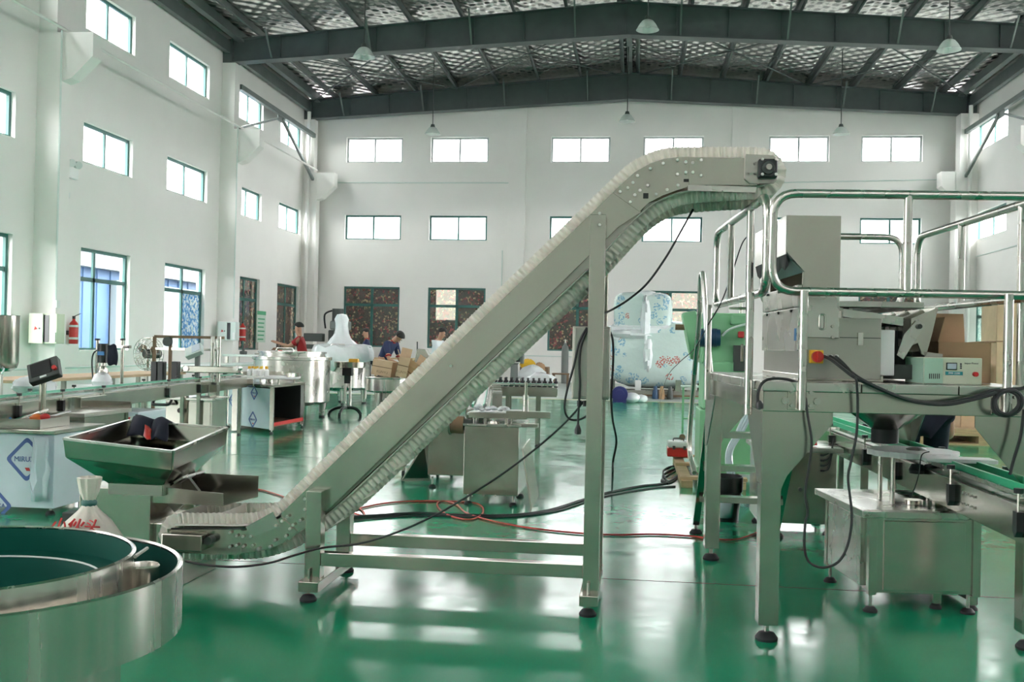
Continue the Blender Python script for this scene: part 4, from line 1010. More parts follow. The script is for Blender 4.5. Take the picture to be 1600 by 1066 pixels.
def conveyor(name, a, b, z, w, hgt, label, guard='guard_green', clamps=(), gh=.045, belt='steel_dull', twin=True, cl_sides=(1,)):
    M, L = dirM(a, b)
    r = thing(name, label, 'conveyor', Vector((a[0], a[1], 0)))
    for s in (-1, 1):
        MB(M).box(0, L, s*w/2-.006, s*w/2+.006, z-hgt, z).build('side_plate', 'steel', r, bevel=.002)
        if guard: MB(M).box(.02, L-.02, s*(w/2-.05)-.008, s*(w/2-.05)+.008, z+.02, z+.02+gh).build('guide_strip', guard, r, bevel=.002)
        MB(M).box(.02, L-.02, s*(w/2-.03)-.006, s*(w/2-.03)+.006, z+.025, z+.045).build('guide_rail', 'steel_bright', r)
    MB(M).box(.0, L, -w/2+.006, w/2-.006, z-.02, z+.004).build('chain_belt', belt, r)
    MB(M).cyl((.03, -w/2, z-.05), (.03, w/2, z-.05), .03).build('end_roller', 'steel_dull', r)
    n = max(2, int(L/1.6)+1)
    for k in range(n):
        u = .25+(L-.5)*k/(n-1)
        for s in (-1, 1): MB(M).box(u-.025, u+.025, s*(w/2-.02)-.02, s*(w/2-.02)+.02, .03, z-hgt+.02).build('leg', 'steel', r)
        mfeet(r, M, [(u, s*(w/2-.02)) for s in (-1, 1)], .03, .03)
    for u in clamps:
        for s in cl_sides: clamp(M, u, s, z, w, r)
    return r, M, L

# ------------------------------------------------------------------ filling line under the platform
rc, RM, RL = conveyor('slat_conveyor', (1.60, 9.0), (1.70, 3.75), .71, .22, .15, 'steel bottle conveyor with bright green guide strips passing under the platform', clamps=(.9, 2.0, 2.75, 3.75, 4.6), gh=.055, cl_sides=(-1, 1))
for k in range(8):
    MB(RM).cyl((3.9+.05*(k % 4), -.118, .62+.05*(k//4)), (3.9+.05*(k % 4), -.124, .62+.05*(k//4)), .006, n=6).build('screw', 'steel_bright', rc)
FM = rotz(math.radians(7), (1.19, 5.40, 0))
fm = thing('filling_machine', 'low steel filling machine cabinet with round white star wheel under the platform', 'machine', (1.4, 5.75, 0))
fb = lambda u0, u1, v0, v1, z0, z1, n, m='steel', p=None, bv=.003: MB(FM).box(u0, u1, v0, v1, z0, z1).build(n, m, p or fm, bevel=bv)
fb(.02, .57, .02, .74, .10, .485, 'cabinet')
fb(.085, .50, .010, .021, .115, .47, 'front_door', 'steel', None, .003)
fb(-.0, .022, .12, .66, .115, .47, 'side_door', 'steel_bright')
for u, v in ((.02, .02), (.55, .02), (.02, .72), (.55, .72)): fb(u-.012, u+.03, v-.012, v+.03, .09, .49, 'corner_post', 'steel')
fb(-.04, .60, -.03, .80, .49, .525, 'table_top', 'steel_bright')
fb(-.03, .59, -.02, -.012, .505, .53, 'table_edge', 'steel_bright')
mfeet(fm, FM, [(.03, .04), (.53, .04), (.03, .70), (.53, .70)], .07, .036)
sc2 = P(1426, 706, Z=.795)
for dx, dy in ((-.13, -.12), (.13, -.13), (-.14, .12), (.12, .13)): MB().cyl((sc2.x+dx, sc2.y+dy, .525), (sc2.x+dx, sc2.y+dy, .775), .013, n=10).build('support_post', 'steel_bright', fm)
sw_ = MB()
prof_ = []
for i in range(48):
    a = 2*math.pi*i/48; rr = .235*(1-.06*max(0, math.sin(a*10))); prof_.append((sc2.x+rr*math.cos(a), sc2.y+rr*math.sin(a), .775))
sw_.prism(prof_, (0, 0, .03)).build('star_wheel', 'white_plastic', fm, fix=True)
MB().lathe([(.0, .80), (.05, .80), (.055, .812), (.03, .82), (0, .82)], (sc2.x+.02, sc2.y, 0), 20).build('star_hub', 'steel_bright', fm)
MB().box(sc2.x-.02, sc2.x+.33, sc2.y-.34, sc2.y-.20, .775, .795).build('guide_plate', 'white_plastic', fm, bevel=.003)
for k in range(3): MB().lathe([(0, 0), (.04, 0), (.045, .02), (.03, .05), (0, .055)], (sc2.x+.02+k*.07, sc2.y-.02, .68), 14).build('suction_pad', 'black_rubber', fm)
MB().cyl((sc2.x-.02, sc2.y-.1, .527), (sc2.x-.02, sc2.y-.1, .55), .05).build('round_cap', 'steel', fm)
cable([(1452, 706, 5.25), (1440, 712, 5.24), (1436, 740, 5.24), (1428, 765, 5.3), (1422, 778, 5.4)], 'thin black sensor wire on the star wheel table', .003)
lp = MB(FM); lp.prism([(.62, .15, .02), (.62, .16, .45), (.62, .66, .45), (.62, .66, .02)], (.012, 0, 0))
lo = lp.build('removed_panel', 'cast_dark', fix=True); tag(lo, 'dark side panel leaning against the filling machine cabinet', 'panel')
# cabinet further back with small pneumatic fittings
cb = thing('machine_cabinet', 'plain steel cabinet with black air fittings behind the platform legs', 'cabinet', (1.15, 7.6, 0))
MB().box(.90, 1.45, 7.62, 8.2, .08, .60).build('cabinet', 'steel', cb, bevel=.004); MB().box(.87, 1.49, 7.59, 8.25, .60, .635).build('table_top', 'steel_bright', cb, bevel=.003)
feet(cb, [(.95, 7.67), (1.40, 7.67), (.95, 8.15), (1.40, 8.15)], .06)
for k in range(4):
    a = P(1288, 712+k*8, Y=7.61); f_ = MB().cyl(a+Vector((-.03, 0, .0)), a, .008, n=8).build('air_fitting', 'black_plastic', cb)
    MB().tube(spline([a, a+Vector((.03, -.01, .02)), a+Vector((.05, -.01, .06+.02*k)), a+Vector((.06, 0, .13))], 5), .004, 6).build('air_tube', 'black_rubber', cb)
kn = P(1250, 765, Y=7.62); MB().cyl((kn.x, 7.62, kn.z), (kn.x, 7.605, kn.z), .014, n=10).build('lock', 'cast_dark', cb)
tag(MB().prism([P(1268, 696, Y=7.7), P(1277, 696, Y=7.7), P(1274, 672, Y=7.7), P(1269, 670, Y=7.7)], (0, .05, 0)).build('red_pliers', 'red', fix=True), 'red handled tool standing on the steel cabinet', 'tool')

# ------------------------------------------------------------------ green machine behind the ladder
gm = thing('green_press', 'pale green belt driven press machine standing behind the platform', 'machine', (1.0, 10.7, 0))
G = lambda x, y, Y=10.5: P(x, y, Y=Y)
def gbox(a, b, y0, y1, n, m='machine_green', bv=.02, p=None):
    A, B = G(*a, Y=y0), G(*b, Y=y0); return MB().box(min(A.x, B.x), max(A.x, B.x), y0, y1, min(A.z, B.z), max(A.z, B.z)).build(n, m, p or gm, bevel=bv)
gbox((1095, 568), (1176, 490), 10.5, 11.1, 'head_casting')
gbox((1098, 640), (1170, 566), 10.45, 11.2, 'frame_casting')
A = G(1093, 640); MB().box(A.x, A.x+.14, 10.42, 11.2, .10, A.z).build('column', 'machine_green', gm, bevel=.01)
A = G(1140, 640); MB().box(A.x-.1, A.x+.3, 10.5, 11.2, .10, A.z).build('column', 'machine_green', gm, bevel=.01)
A = G(1089, 640); B_ = G(1190, 640); MB().box(A.x, B_.x, 10.35, 11.3, .10, .16).build('base_plate', 'machine_green', gm, bevel=.01)
# belt guard: half round plate seen edge on
gc = G(1082, 523); 
MB().lathe([(0, -.07), (.24, -.07), (.25, -.05), (.25, .07), (.24, .08), (0, .08)], (gc.x+.02, 10.85, gc.z), 32, R=Matrix.Rotation(math.radians(78), 3, 'Y') @ Matrix.Rotation(0, 3, 'Z')).build('belt_guard', 'machine_green', gm)
MB().cyl((gc.x-.16, 10.85, gc.z+.08), (gc.x-.05, 10.85, gc.z+.08), .03).build('shaft_end', 'wood_dark', gm)
a, b = G(1092, 528, 10.4), G(1125, 528, 10.4); mo = MB().cyl(a, b, .085, n=20).build('motor', 'motor_blue', gm)
for k in range(10):
    t = a.lerp(b, .1+.08*k); MB().lathe([(.085, -.004), (.094, -.004), (.094, .004), (.085, .004)], t, 20, R=Matrix.Rotation(math.pi/2, 3, 'Y')).build('cooling_fin', 'motor_blue', mo)
MB().tube(spline([b+Vector((.02, 0, .02)), G(1140, 515, 10.4), G(1160, 508, 10.4), G(1178, 505, 10.4)], 6), .012, 8).build('motor_conduit', 'panel_grey', gm)
hw = G(1157, 482, 10.7); MB().cyl(hw-Vector((0, 0, .16)), hw+Vector((0, 0, .05)), .014).build('spindle', 'steel', gm)
hh = MB().tube([hw+Vector((.11*math.cos(t), .11*math.sin(t), 0)) for t in [2*math.pi*i/24 for i in range(24)]], .011, 6, True).build('hand_wheel', 'steel', gm)
for k in range(3): MB().cyl(hw, hw+Vector((.11*math.cos(2.1*k), .11*math.sin(2.1*k), 0)), .008, n=6).build('spoke', 'steel', hh)
gbox((1142, 508), (1168, 492), 10.4, 10.6, 'slide_block'); gbox((1154, 528), (1163, 518), 10.4, 10.5, 'tool_head', 'print_red', .01); gbox((1157, 566), (1162, 538), 10.4, 10.45, 'ram', 'steel', .005)
gbox((1146, 580), (1165, 540), 10.42, 10.5, 'dark_slot', 'cast_dark', .004)
# hoses by the green machine
for k in range(3):
    cable([(1178-k*5, 640, 9.2), (1160-k*4, 675, 9.1), (1142-k*3, 710, 9.0), (1150-k*4, 755, 8.9), (1160, 790-k*6, 8.9), (1185, 815-k*5, 8.9)], 'clear pale hose hanging beside the green machine, %s one' % ('right', 'middle', 'left')[k], .016, 'hose', 'hose', cat='hose')
# wooden skid, toolbox, bucket
sd = thing('wooden_skid', 'wooden skid of rough beams under the green machine', 'pallet', (.6, 10.8, 0))
for x in (.50, .74, 1.0): MB().box(x-.05, x+.06, 9.95, 12.2, 0, .07).build('beam', 'wood', sd, bevel=.004)
for y in (10.0, 11.2, 12.0): MB().box(.44, 1.08, y, y+.14, .07, .10).build('board', 'wood', sd, bevel=.003)
tb = thing('toolbox', 'red and grey plastic toolbox on the wooden skid', 'toolbox', (.53, 11.9, .10))
p0, p1 = P(1042, 716, Y=11.9), P(1078, 716, Y=11.9)
x0, x1 = p0.x, p1.x
MB().box(x0, x1, 11.82, 12.10, .10, .20).build('tray', 'red', tb, bevel=.012); MB().box(x0+.005, x1-.005, 11.825, 12.095, .20, .27).build('lid', 'panel_grey', tb, bevel=.02)
MB().tube(fillet([((x0+x1)/2-.06, 11.96, .265), ((x0+x1)/2-.06, 11.96, .30), ((x0+x1)/2+.06, 11.96, .30), ((x0+x1)/2+.06, 11.96, .265)], .015), .007, 6).build('handle', 'cast_dark', tb)
for dx in (.06, .18): MB().box(x0+dx, x0+dx+.03, 11.81, 11.825, .185, .225).build('latch', 'cast_dark', tb)
bk = thing('bucket', 'black plastic bucket with pale label behind the platform leg', 'bucket', (.70, 8.16, 0))
MB().lathe([(0, .0), (.115, 0), (.135, .22), (.145, .225), (.147, .34), (.14, .345), (.136, .23), (.11, .02)], (.70, 8.16, 0), 28).build('pail', 'black_plastic', bk)
MB().lathe([(.122, .03), (.136, .19)], (.70, 8.16, 0), 12, a0=math.radians(-140), a1=math.radians(-60)).build('paper_label', 'film', bk, solid=.002)
# pale green trolley left of the machine
tl = thing('trolley_frame', 'thin pale green trolley frame with castor beside the ladder', 'trolley', P(1066, 685, Z=0))
o_ = P(1066, 688, Z=0)
for dx in (0, .24): MB().bar(o_+Vector((dx, 0, .1)), o_+Vector((dx, 0, .78)), .03).build('post', 'machine_green', tl)
for z in (.32, .62): MB().bar(o_+Vector((0, 0, z)), o_+Vector((.24, 0, z)), .025).build('cross_bar', 'machine_green', tl)
MB().cyl(o_+Vector((0, -.02, .045)), o_+Vector((0, .02, .045)), .045).build('castor', 'wood_dark', tl); MB().cyl(o_+Vector((.24, -.02, .045)), o_+Vector((.24, .02, .045)), .045).build('castor', 'wood_dark', tl)
MB().box(o_.x-.03, o_.x+.3, o_.y-.15, o_.y+.2, .78, .80).build('top_plate', 'panel_grey', tl)

# ------------------------------------------------------------------ wrapped mixer near the end wall
YM = 28.0
wm = thing('wrapped_mixer', 'large mixing tank wrapped in printed protective film near the end wall', 'machine', (P(1020, 600, Y=YM).x, YM+.6, 0))
def blob(pxa, pxb, y0, y1, n, sub, wob=.03, mat='printed_wrap', taper=1):
    A, B = P(*pxa, Y=y0), P(*pxb, Y=y0); x0, x1, z0, z1 = min(A.x, B.x), max(A.x, B.x), min(A.z, B.z), max(A.z, B.z)
    cx, cy, cz = (x0+x1)/2, (y0+y1)/2, (z0+z1)/2; rx, ry, rz = (x1-x0)/2, (y1-y0)/2, (z1-z0)/2
    m = MB(); vs_ = []; nu, nv = 40, 22
    e = lambda t, p: math.copysign(abs(t)**p, t)
    for j in range(nv+1):
        th = -math.pi/2+math.pi*j/nv
        for i in range(nu):
            ph = 2*math.pi*i/nu; k = 1+random.uniform(-wob, wob)
            vs_.append((cx+rx*e(math.cos(th), sub)*e(math.cos(ph), sub)*k, cy+ry*e(math.cos(th), sub)*e(math.sin(ph), sub)*k, cz+rz*e(math.sin(th), sub)*k))
    m.add(vs_, [(j*nu+i, j*nu+(i+1) % nu, (j+1)*nu+(i+1) % nu, (j+1)*nu+i) for j in range(nv) for i in range(nu)], True)
    return m.build(n, mat, wm)
blob((946, 606), (1112, 502), YM, YM+1.4, 'wrapped_trough', .6, .014)
blob((958, 528), (1052, 457), YM+.1, YM+1.2, 'wrapped_drive', .38, .02)
blob((950, 535), (1060, 505), YM+.05, YM+1.25, 'plastic_skirt', .5, .05, 'plastic_wrap')
bt = P(1010, 460, Y=YM); MB().ell(bt+Vector((0, .4, .0)), (.3, .25, .12), jit=.15).build('tied_knot', 'plastic_wrap', wm)
for (px, py, rx, rz) in ((1008, 500, .14, .62), (1012, 555, .16, .5), (985, 522, .6, .13)):
    c_ = P(px, py, Y=YM); MB().ell(c_+Vector((0, .16, 0)), (rx, .34, rz), 16, 10, jit=.16).build('crumpled_plastic', 'plastic_wrap', wm)
for px in (955, 997, 1060, 1098):
    A = P(px, 600, Y=YM+.1); MB().box(A.x-.08, A.x+.08, YM+.1, YM+.25, .10, A.z+.1).build('stand_leg', 'white_plastic' if px == 997 else 'steel', wm); MB().box(A.x-.08, A.x+.08, YM+1.1, YM+1.25, .10, A.z+.1).build('stand_leg', 'steel', wm)
A, B = P(945, 615, Y=YM), P(1110, 615, Y=YM)
for y in (YM, YM+1.1): MB().box(A.x, B.x, y, y+.2, .10, .2).build('stand_beam', 'steel_dull', wm)
sp_ = thing('shipping_pallet', 'low dark pallet under the wrapped mixing tank', 'pallet', (P(1020, 620, Y=YM).x, YM+.6, 0))
for y in (YM-.1, YM+.4, YM+.9, YM+1.25): MB().box(A.x-.1, B.x+.1, y, y+.12, .05, .10).build('slat', 'wood_dark', sp_)
for x in (A.x, (A.x+B.x)/2, B.x-.1): MB().box(x, x+.12, YM-.1, YM+1.4, 0, .05).build('runner', 'wood_dark', sp_)
# motor and bags on the floor in front
fmz = P(968, 629, Z=0)
fmo = thing('loose_motor', 'small purple electric motor lying on the floor', 'motor', fmz)
MB().cyl(fmz+Vector((0, -.15, .2)), fmz+Vector((0, .25, .2)), .2, n=20).build('motor_body', 'motor_purple', fmo); MB().cyl(fmz+Vector((0, -.19, .2)), fmz+Vector((0, -.15, .2)), .12).build('fan_cover', 'motor_purple', fmo)
for s in (-.12, .12): MB().box(fmz.x+s-.05, fmz.x+s+.05, fmz.y-.1, fmz.y+.2, 0, .08).build('motor_foot', 'motor_purple', fmo)
for i, (px, rr, lb) in enumerate(((986, .15, 'left'), (1001, .12, 'right'))):
    c_ = P(px, 629, Z=0); tag(MB().ell(c_+Vector((0, 0, rr*.8)), (rr*1.5, rr, rr*.85), jit=.06).build('plastic_bundle', 'plastic_wrap'), 'white plastic bundle on the floor by the purple motor, the %s one' % lb, 'bundle')
for i, (px, mt, lb) in enumerate(((1024, 'motor_blue', 'dark blue pump'), (1034, 'cardboard', 'brown metal part'), (1047, 'cast_dark', 'dark metal part'))):
    c_ = P(px, 622, Z=0); c_.y = YM-.45; c_.x = P(px, 615, Y=c_.y).x; MBx = MB().lathe([(0, 0), (.08, 0), (.085, .1), (.07, .22), (.05, .26), (.05, .34), (0, .34)], (c_.x, c_.y, 0), 14)
    tag(MBx.build('machine_part', mt), '%s standing in front of the wrapped mixing tank' % lb, 'machine part')

# gas cylinder, stool, carton, grinder, bags by the end wall
YW = 37.6
gx = P(882, 600, Y=YW).x
gc_ = thing('gas_cylinder', 'tall grey gas cylinder standing by the end wall', 'gas cylinder', (gx, YW, 0))
MB().lathe([(0, 0), (.13, 0), (.13, 1.25), (.11, 1.36), (.05, 1.43), (.05, 1.5), (0, 1.5)], (gx, YW, 0), 18).build('bottle', 'gas_grey', gc_)
MB().cyl((gx, YW, 1.5), (gx, YW, 1.62), .03).build('valve', 'steel', gc_); MB().cyl((gx-.08, YW, 1.58), (gx+.08, YW, 1.58), .02).build('valve_handle', 'steel', gc_)
def stool(px, Y, w, h, label):
    c_ = P(px, 600, Y=Y); r = thing('wooden_stool', label, 'stool', (c_.x, Y, 0))
    MB().box(c_.x-w/2, c_.x+w/2, Y-w/3, Y+w/3, h-.05, h).build('seat', 'wood_dark', r)
    for sx in (-1, 1):
        for sy in (-1, 1): MB().box(c_.x+sx*w*.42-.03, c_.x+sx*w*.42+.03, Y+sy*w*.25-.03, Y+sy*w*.25+.03, 0, h-.05).build('leg', 'wood_dark', r)
stool(876, 33.5, .55, .48, 'dark wooden stool in front of the gas cylinder')
a, b = P(832, 600, Y=34), P(856, 586, Y=34); carton(a.x, b.x, 34, 34.4, 0, .36, 'small brown carton on the grey strip of floor', (('f', .1, 30),), M=Matrix.Identity(4))
gr = P(803, 600, Y=35)
g_ = thing('bench_grinder', 'dark pedestal grinder standing by the end wall', 'grinder', (gr.x, 35, 0))
MB().lathe([(.0, 0), (.25, 0), (.25, .05), (.14, .1), (.12, .7), (.16, .75), (0, .75)], (gr.x, 35, 0), 12).build('pedestal', 'gas_grey', g_)
MB().cyl((gr.x-.2, 35, .92), (gr.x+.2, 35, .92), .13).build('motor', 'cast_dark', g_)
for s in (-1, 1): MB().cyl((gr.x+s*.22, 35, .92), (gr.x+s*.32, 35, .92), .19, n=20).build('wheel_guard', 'gas_grey', g_)
for (px, py, Y, mt, sz, lb) in ((833, 590, 35.2, 'plastic_wrap', (.5, .3, .38), 'white plastic bag heaped behind the small carton'), (825, 570, 36, 'yellow', (.28, .2, .2), 'yellow bundle on top of the rubbish heap'), (843, 578, 36, 'cardboard', (.22, .2, .25), 'brown bundle on the rubbish heap')):
    c_ = P(px, py, Y=Y); c_.z = max(c_.z, sz[2]*.8) if Y < 35.5 else c_.z
    tag(MB().ell(c_, sz, jit=.12).build('rubbish_bag', mt), lb, 'bag')
c_ = P(835, 600, Y=36.2); tag(MB().box(c_.x-.5, c_.x+.5, 35.9, 36.6, 0, .62).build('scrap_crate', 'wood_dark', bevel=.02), 'dark low crate carrying the bundles by the end wall', 'crate')
# crates on pallets at the right, door leaf, big carton
for (pa, pb, Y0_, z1, lb, mt) in (((1440, 655), (1600, 655), 15.8, None, 'wide wooden pallet crate seen under the platform on the right', 'wood'),):
    a, b = P(*pa, Y=Y0_), P(*pb, Y=Y0_); r = thing('crate_pallet', lb, 'pallet', ((a.x+b.x)/2, Y0_, 0))
    for k in range(4): x = a.x+(b.x+1.0-a.x)*k/3; MB().box(x, x+.14, Y0_, Y0_+1.2, .03, .14).build('block', 'wood', r)
    for k in range(7): y = Y0_+k*.19; MB().box(a.x-.1, b.x+1.2, y, y+.15, .14, .17).build('board', 'wood', r)
    for k in range(7): y = Y0_+k*.19; MB().box(a.x-.1, b.x+1.2, y, y+.15, 0.0, .03).build('board', 'wood', r)
    MB().box(a.x-.05, b.x+1.1, Y0_+.02, Y0_+1.2, .17, .24).build('plank_floor', 'wood', r)
a, b = P(1556, 600, Y=16.2), P(1640, 470, Y=16.2); carton(a.x, b.x, 16.2, 16.9, .24, b.z, 'tall light carton standing on the pallet at the right edge', (), 'cardboard_light', Matrix.Identity(4))
a, b = P(1530, 640, Y=16.3), P(1566, 563, Y=16.3); carton(a.x-.28, b.x-.32, 16.25, 16.75, .24, b.z-.3, 'open light carton with loose flap beside the tall carton', (('l', .3, 40), ('r', .25, 70)), 'cardboard_light', Matrix.Identity(4))
a, b = P(1500, 600, Y=37.8), P(1570, 515, Y=37.8)
dl = thing('door_1', 'pale grey panelled door in the far right corner', None, (a.x, 38.9, 0), kind='structure')
MB().box(a.x, b.x, 38.9, 38.97, 0, b.z).build('door_leaf', 'panel_grey', dl); MB().box(a.x+.3, b.x-.2, 38.88, 38.9, .4, b.z-.3).build('door_panel', 'panel_grey', dl, bevel=.01)
# ------------------------------------------------------------------ machine in the middle
mm = thing('capping_machine', 'steel capping machine with plain square cabinets behind the conveyor', 'machine', (-1.4, 8.9, 0))
a, b = P(723, 778, Y=8.4), P(811, 668, Y=8.4)
MB().box(a.x, b.x, 8.4, 9.0, .085, b.z).build('cabinet', 'steel', mm, bevel=.004)
for z, n in ((b.z-.0, 'cabinet_top'),): MB().box(a.x-.015, b.x+.02, 8.38, 9.03, z, z+.02).build(n, 'steel_bright', mm, bevel=.003)
a2, b2 = P(668, 742, Y=9.3), P(724, 664, Y=9.3)
MB().box(a2.x, b2.x+.25, 9.3, 10.0, a2.z, b2.z).build('cabinet', 'steel', mm, bevel=.004); MB().box(a2.x-.02, b2.x+.27, 9.28, 10.02, b2.z, b2.z+.025).build('cabinet_top', 'steel', mm, bevel=.003)
zt2 = P(700, 745, Y=9.3).x
feet(mm, [(a.x+.04, 8.44), (b.x-.04, 8.44), (a2.x+.04, 9.34), (b.x-.04, 8.95), (b2.x+.2, 9.9)], .07, .034)
for k in range(4): p = P(738+k*18, 775, Y=8.4); MB().cyl((p.x, 8.4, p.z), (p.x, 8.392, p.z), .007, n=6).build('screw', 'steel_bright', mm)
zb2 = b.z+.02
mt_ = P(716, 664, Y=8.45); m1 = MB().cyl((mt_.x-.06, 8.45, mt_.z), (mt_.x+.05, 8.45, mt_.z), .072, n=20).build('gear_motor', 'wood_dark', mm); MB().cyl((mt_.x-.075, 8.45, mt_.z), (mt_.x-.06, 8.45, mt_.z), .085, n=20).build('motor_flange', 'steel_dull', m1)
MB().cyl((mt_.x+.05, 8.45, mt_.z), (mt_.x+.12, 8.45, mt_.z), .05, n=14).build('gear_head', 'cast_dark', m1)
t0, t1 = P(735, 650, Y=8.5), P(862, 640, Y=8.5)
MB().box(t0.x, t1.x-.2, 8.42, 8.56, t0.z-.01, t0.z+.035).build('table_rail', 'steel', mm, bevel=.003)
tt0, tt1 = P(792, 652, Y=8.5), P(861, 641, Y=8.5); MB().box(tt0.x, tt1.x, 8.43, 8.53, tt0.z, tt0.z+.055).build('outfeed_tray', 'steel', mm, bevel=.003)
l0, l1 = P(800, 667, Y=8.5), P(841, 660, Y=8.5); MB().box(l0.x, l1.x, 8.45, 8.55, l0.z, l0.z+.03).build('lower_bracket', 'steel_dull', mm); 
for px in (800, 838): c_ = P(px, 660, Y=8.5); MB().cyl((c_.x, 8.5, c_.z-.02), (c_.x, 8.5, c_.z+.06), .012).build('bracket_stud', 'steel', mm)
for px in (738, 758, 791): c_ = P(px, 660, Y=8.5); MB().cyl((c_.x, 8.5, zb2), (c_.x, 8.5, t0.z), .014, n=10).build('support_post', 'steel', mm)
cp = P(821, 646, Y=8.5); MB().cyl((cp.x, 8.5, cp.z), (cp.x, 8.5, cp.z+.15), .026, n=16).build('cylinder_post', 'steel_bright', mm); MB().cyl((cp.x, 8.5, cp.z+.15), (cp.x, 8.5, cp.z+.26), .013).build('piston_rod', 'steel', mm)
MB().cyl((P(772, 655, Y=8.5).x, 8.48, zb2), (P(772, 655, Y=8.5).x, 8.48, t0.z), .018).build('spindle', 'steel_bright', mm); MB().lathe([(0, 0), (.05, 0), (.045, .02), (0, .022)], (P(772, 655, Y=8.5).x, 8.48, zb2), 16).build('spindle_foot', 'steel', mm)
# clear pouch packs lying on the table
pk = P(770, 635, Y=8.8)
for k in range(14):
    c_ = Vector((pk.x-.12+.05*(k % 6)+random.uniform(-.01, .01), 8.62+.09*(k//6), t0.z+.05+random.uniform(0, .02)))
    o = MB().ell(c_, (.03, .035, .018), 8, 5, jit=.1).build('plastic_closure', 'plastic_wrap'); tag(o, 'small clear plastic closure in the pile on the capping machine', 'closure', 'clear closures on the capping machine')
m = MB().prism([P(752, 640, Y=8.62), P(762, 640, Y=8.62), P(758, 630, Y=8.62)], (0, .02, 0)).build('angle_bracket', 'gas_grey', mm, fix=True)
pl = P(735, 650, Y=8.8)
MB().box(pl.x, b.x-.02, 8.6, 9.2, t0.z+.0, t0.z+.02).build('top_plate', 'white_plastic', mm, bevel=.003)
for px in (745, 805): c_ = P(px, 660, Y=8.95); MB().cyl((c_.x, 8.95, zb2), (c_.x, 8.95, t0.z), .014).build('support_post', 'steel', mm)
# panels leaning against it
def lean(pxs, ys, label, mat='steel', t=.012):
    pts = [P(*p, Y=y) for p, y in zip(pxs, ys)]; nrm_ = (pts[1]-pts[0]).cross(pts[2]-pts[0]).normalized()*t
    tag(MB().prism(pts, nrm_).build('removed_panel', mat, fix=True), label, 'panel')
lean([(815, 702), (829, 797), (840, 775), (826, 686)], (8.40, 8.33, 8.75, 8.8), 'steel side panel leaning at the right of the capping machine')
lean([(628, 752), (664, 694), (672, 685), (672, 752)], (9.35, 9.4, 9.6, 9.6), 'dark steel panel leaning at the left of the capping machine', 'steel_dull')
# low cart behind it
ct = thing('small_cart', 'low steel cart frame behind the inclined conveyor', 'cart', P(630, 745, Z=0)); o_ = P(630, 745, Z=0)
for dx, dy in ((0, 0), (.12, .5), (.35, 0), (.4, .5)): MB().bar(o_+Vector((dx, dy, .06)), o_+Vector((dx, dy, .3)), .03).build('post', 'steel_dull', ct); MB().cyl(o_+Vector((dx-.012, dy, .03)), o_+Vector((dx+.012, dy, .03)), .03).build('castor', 'black_rubber', ct)
MB().box(o_.x-.1, o_.x+.45, o_.y-.05, o_.y+.55, .1, .12).build('deck', 'panel_grey', ct); MB().box(o_.x-.03, o_.x+.43, o_.y-.02, o_.y+.52, .28, .30).build('deck', 'panel_grey', ct)
# line running away from it
mc, CM, CL = conveyor('bottle_conveyor', (-1.40, 9.08), (-2.0, 13.45), .745, .2, .1, 'narrow bottle conveyor with green strips running back from the capping machine', 'strip_green', (.8, 1.6, 2.4, 3.2, 4.0), .03)
for k in range(9):
    u = .9+k*.42; h = random.uniform(.08, .2)
    o = MB(CM).box(u, u+.1, -.22, -.12, .66, .75+h*.6); o.build('station_block', 'steel_bright' if k % 2 else 'steel_dull', mc, bevel=.004)
    MB(CM).cyl((u+.05, .13, .7), (u+.05, .13, .78+h), .012, n=8).build('station_rod', 'steel', mc)
mc2, CM2, CL2 = conveyor('accumulating_table', (-1.95, 13.7), (-1.05, 13.75), .78, .42, .12, 'cross conveyor loaded with small dark bottles', 'strip_green', (), .03)
for k in range(30):
    u = .06+.075*(k % 12); v = -.12+.1*(k//12)
    c_ = CM2 @ Vector((u, v, .785)); r = thing('small_bottle', 'small dark bottle with white label on the cross conveyor', 'bottle', c_, 'dark bottles on the cross conveyor')
    MB().lathe([(0, 0), (.026, 0), (.026, .07), (.012, .085), (.012, .1), (0, .1)], c_, 10).build('bottle', 'bottle_dark', r); MB().lathe([(.0265, .015), (.0265, .05)], c_, 10).build('label_band', 'white_plastic', r); MB().cyl(c_+Vector((0, 0, .098)), c_+Vector((0, 0, .118)), .014, n=8).build('cap', 'black_plastic', r)
wb_ = CM2 @ Vector((.66, .12, .78)); tag(MB().ell(wb_+Vector((0, .1, .09)), (.2, .14, .1), jit=.15).build('plastic_heap', 'plastic_wrap'), 'heap of clear plastic bags behind the small bottles', 'bag')

# ------------------------------------------------------------------ tanks and things around them
def tank(cx, cy, R, z0, z1, label, legs=3, lid=True):
    r = thing('steel_tank', label, 'tank', (cx, cy, 0))
    MB().lathe([(R*.3, z0-.06), (R*.8, z0-.02), (R, z0+.04), (R, z1-.12), (R+.03, z1-.11), (R+.03, z1-.06), (R*.9, z1-.05)], (cx, cy, 0), 48).build('shell', 'steel_bright', r)
    MB().lathe([(R*.86, z1-.06), (R*.86, z1), (R*.9, z1+.005), (R*.9, z1+.03), (0, z1+.04)], (cx, cy, 0), 48).build('lid', 'steel_bright', r)
    for k in range(legs):
        an = 2*math.pi*k/legs-math.pi/2+.35; x, y = cx+R*.8*math.cos(an), cy+R*.8*math.sin(an)
        MB().cyl((x, y, .03), (x, y, z0+.08), .045, .09, n=14).build('leg', 'steel_bright', r); MB().cyl((x, y, 0), (x, y, .03), .05).build('foot', 'black_rubber', r)
    MB().tube(fillet([(cx-.15, cy-R*.6, z1+.03), (cx-.15, cy-R*.6, z1+.09), (cx+.15, cy-R*.6, z1+.09), (cx+.15, cy-R*.6, z1+.03)], .03), .012, 6).build('lid_handle', 'steel_bright', r)
    return r
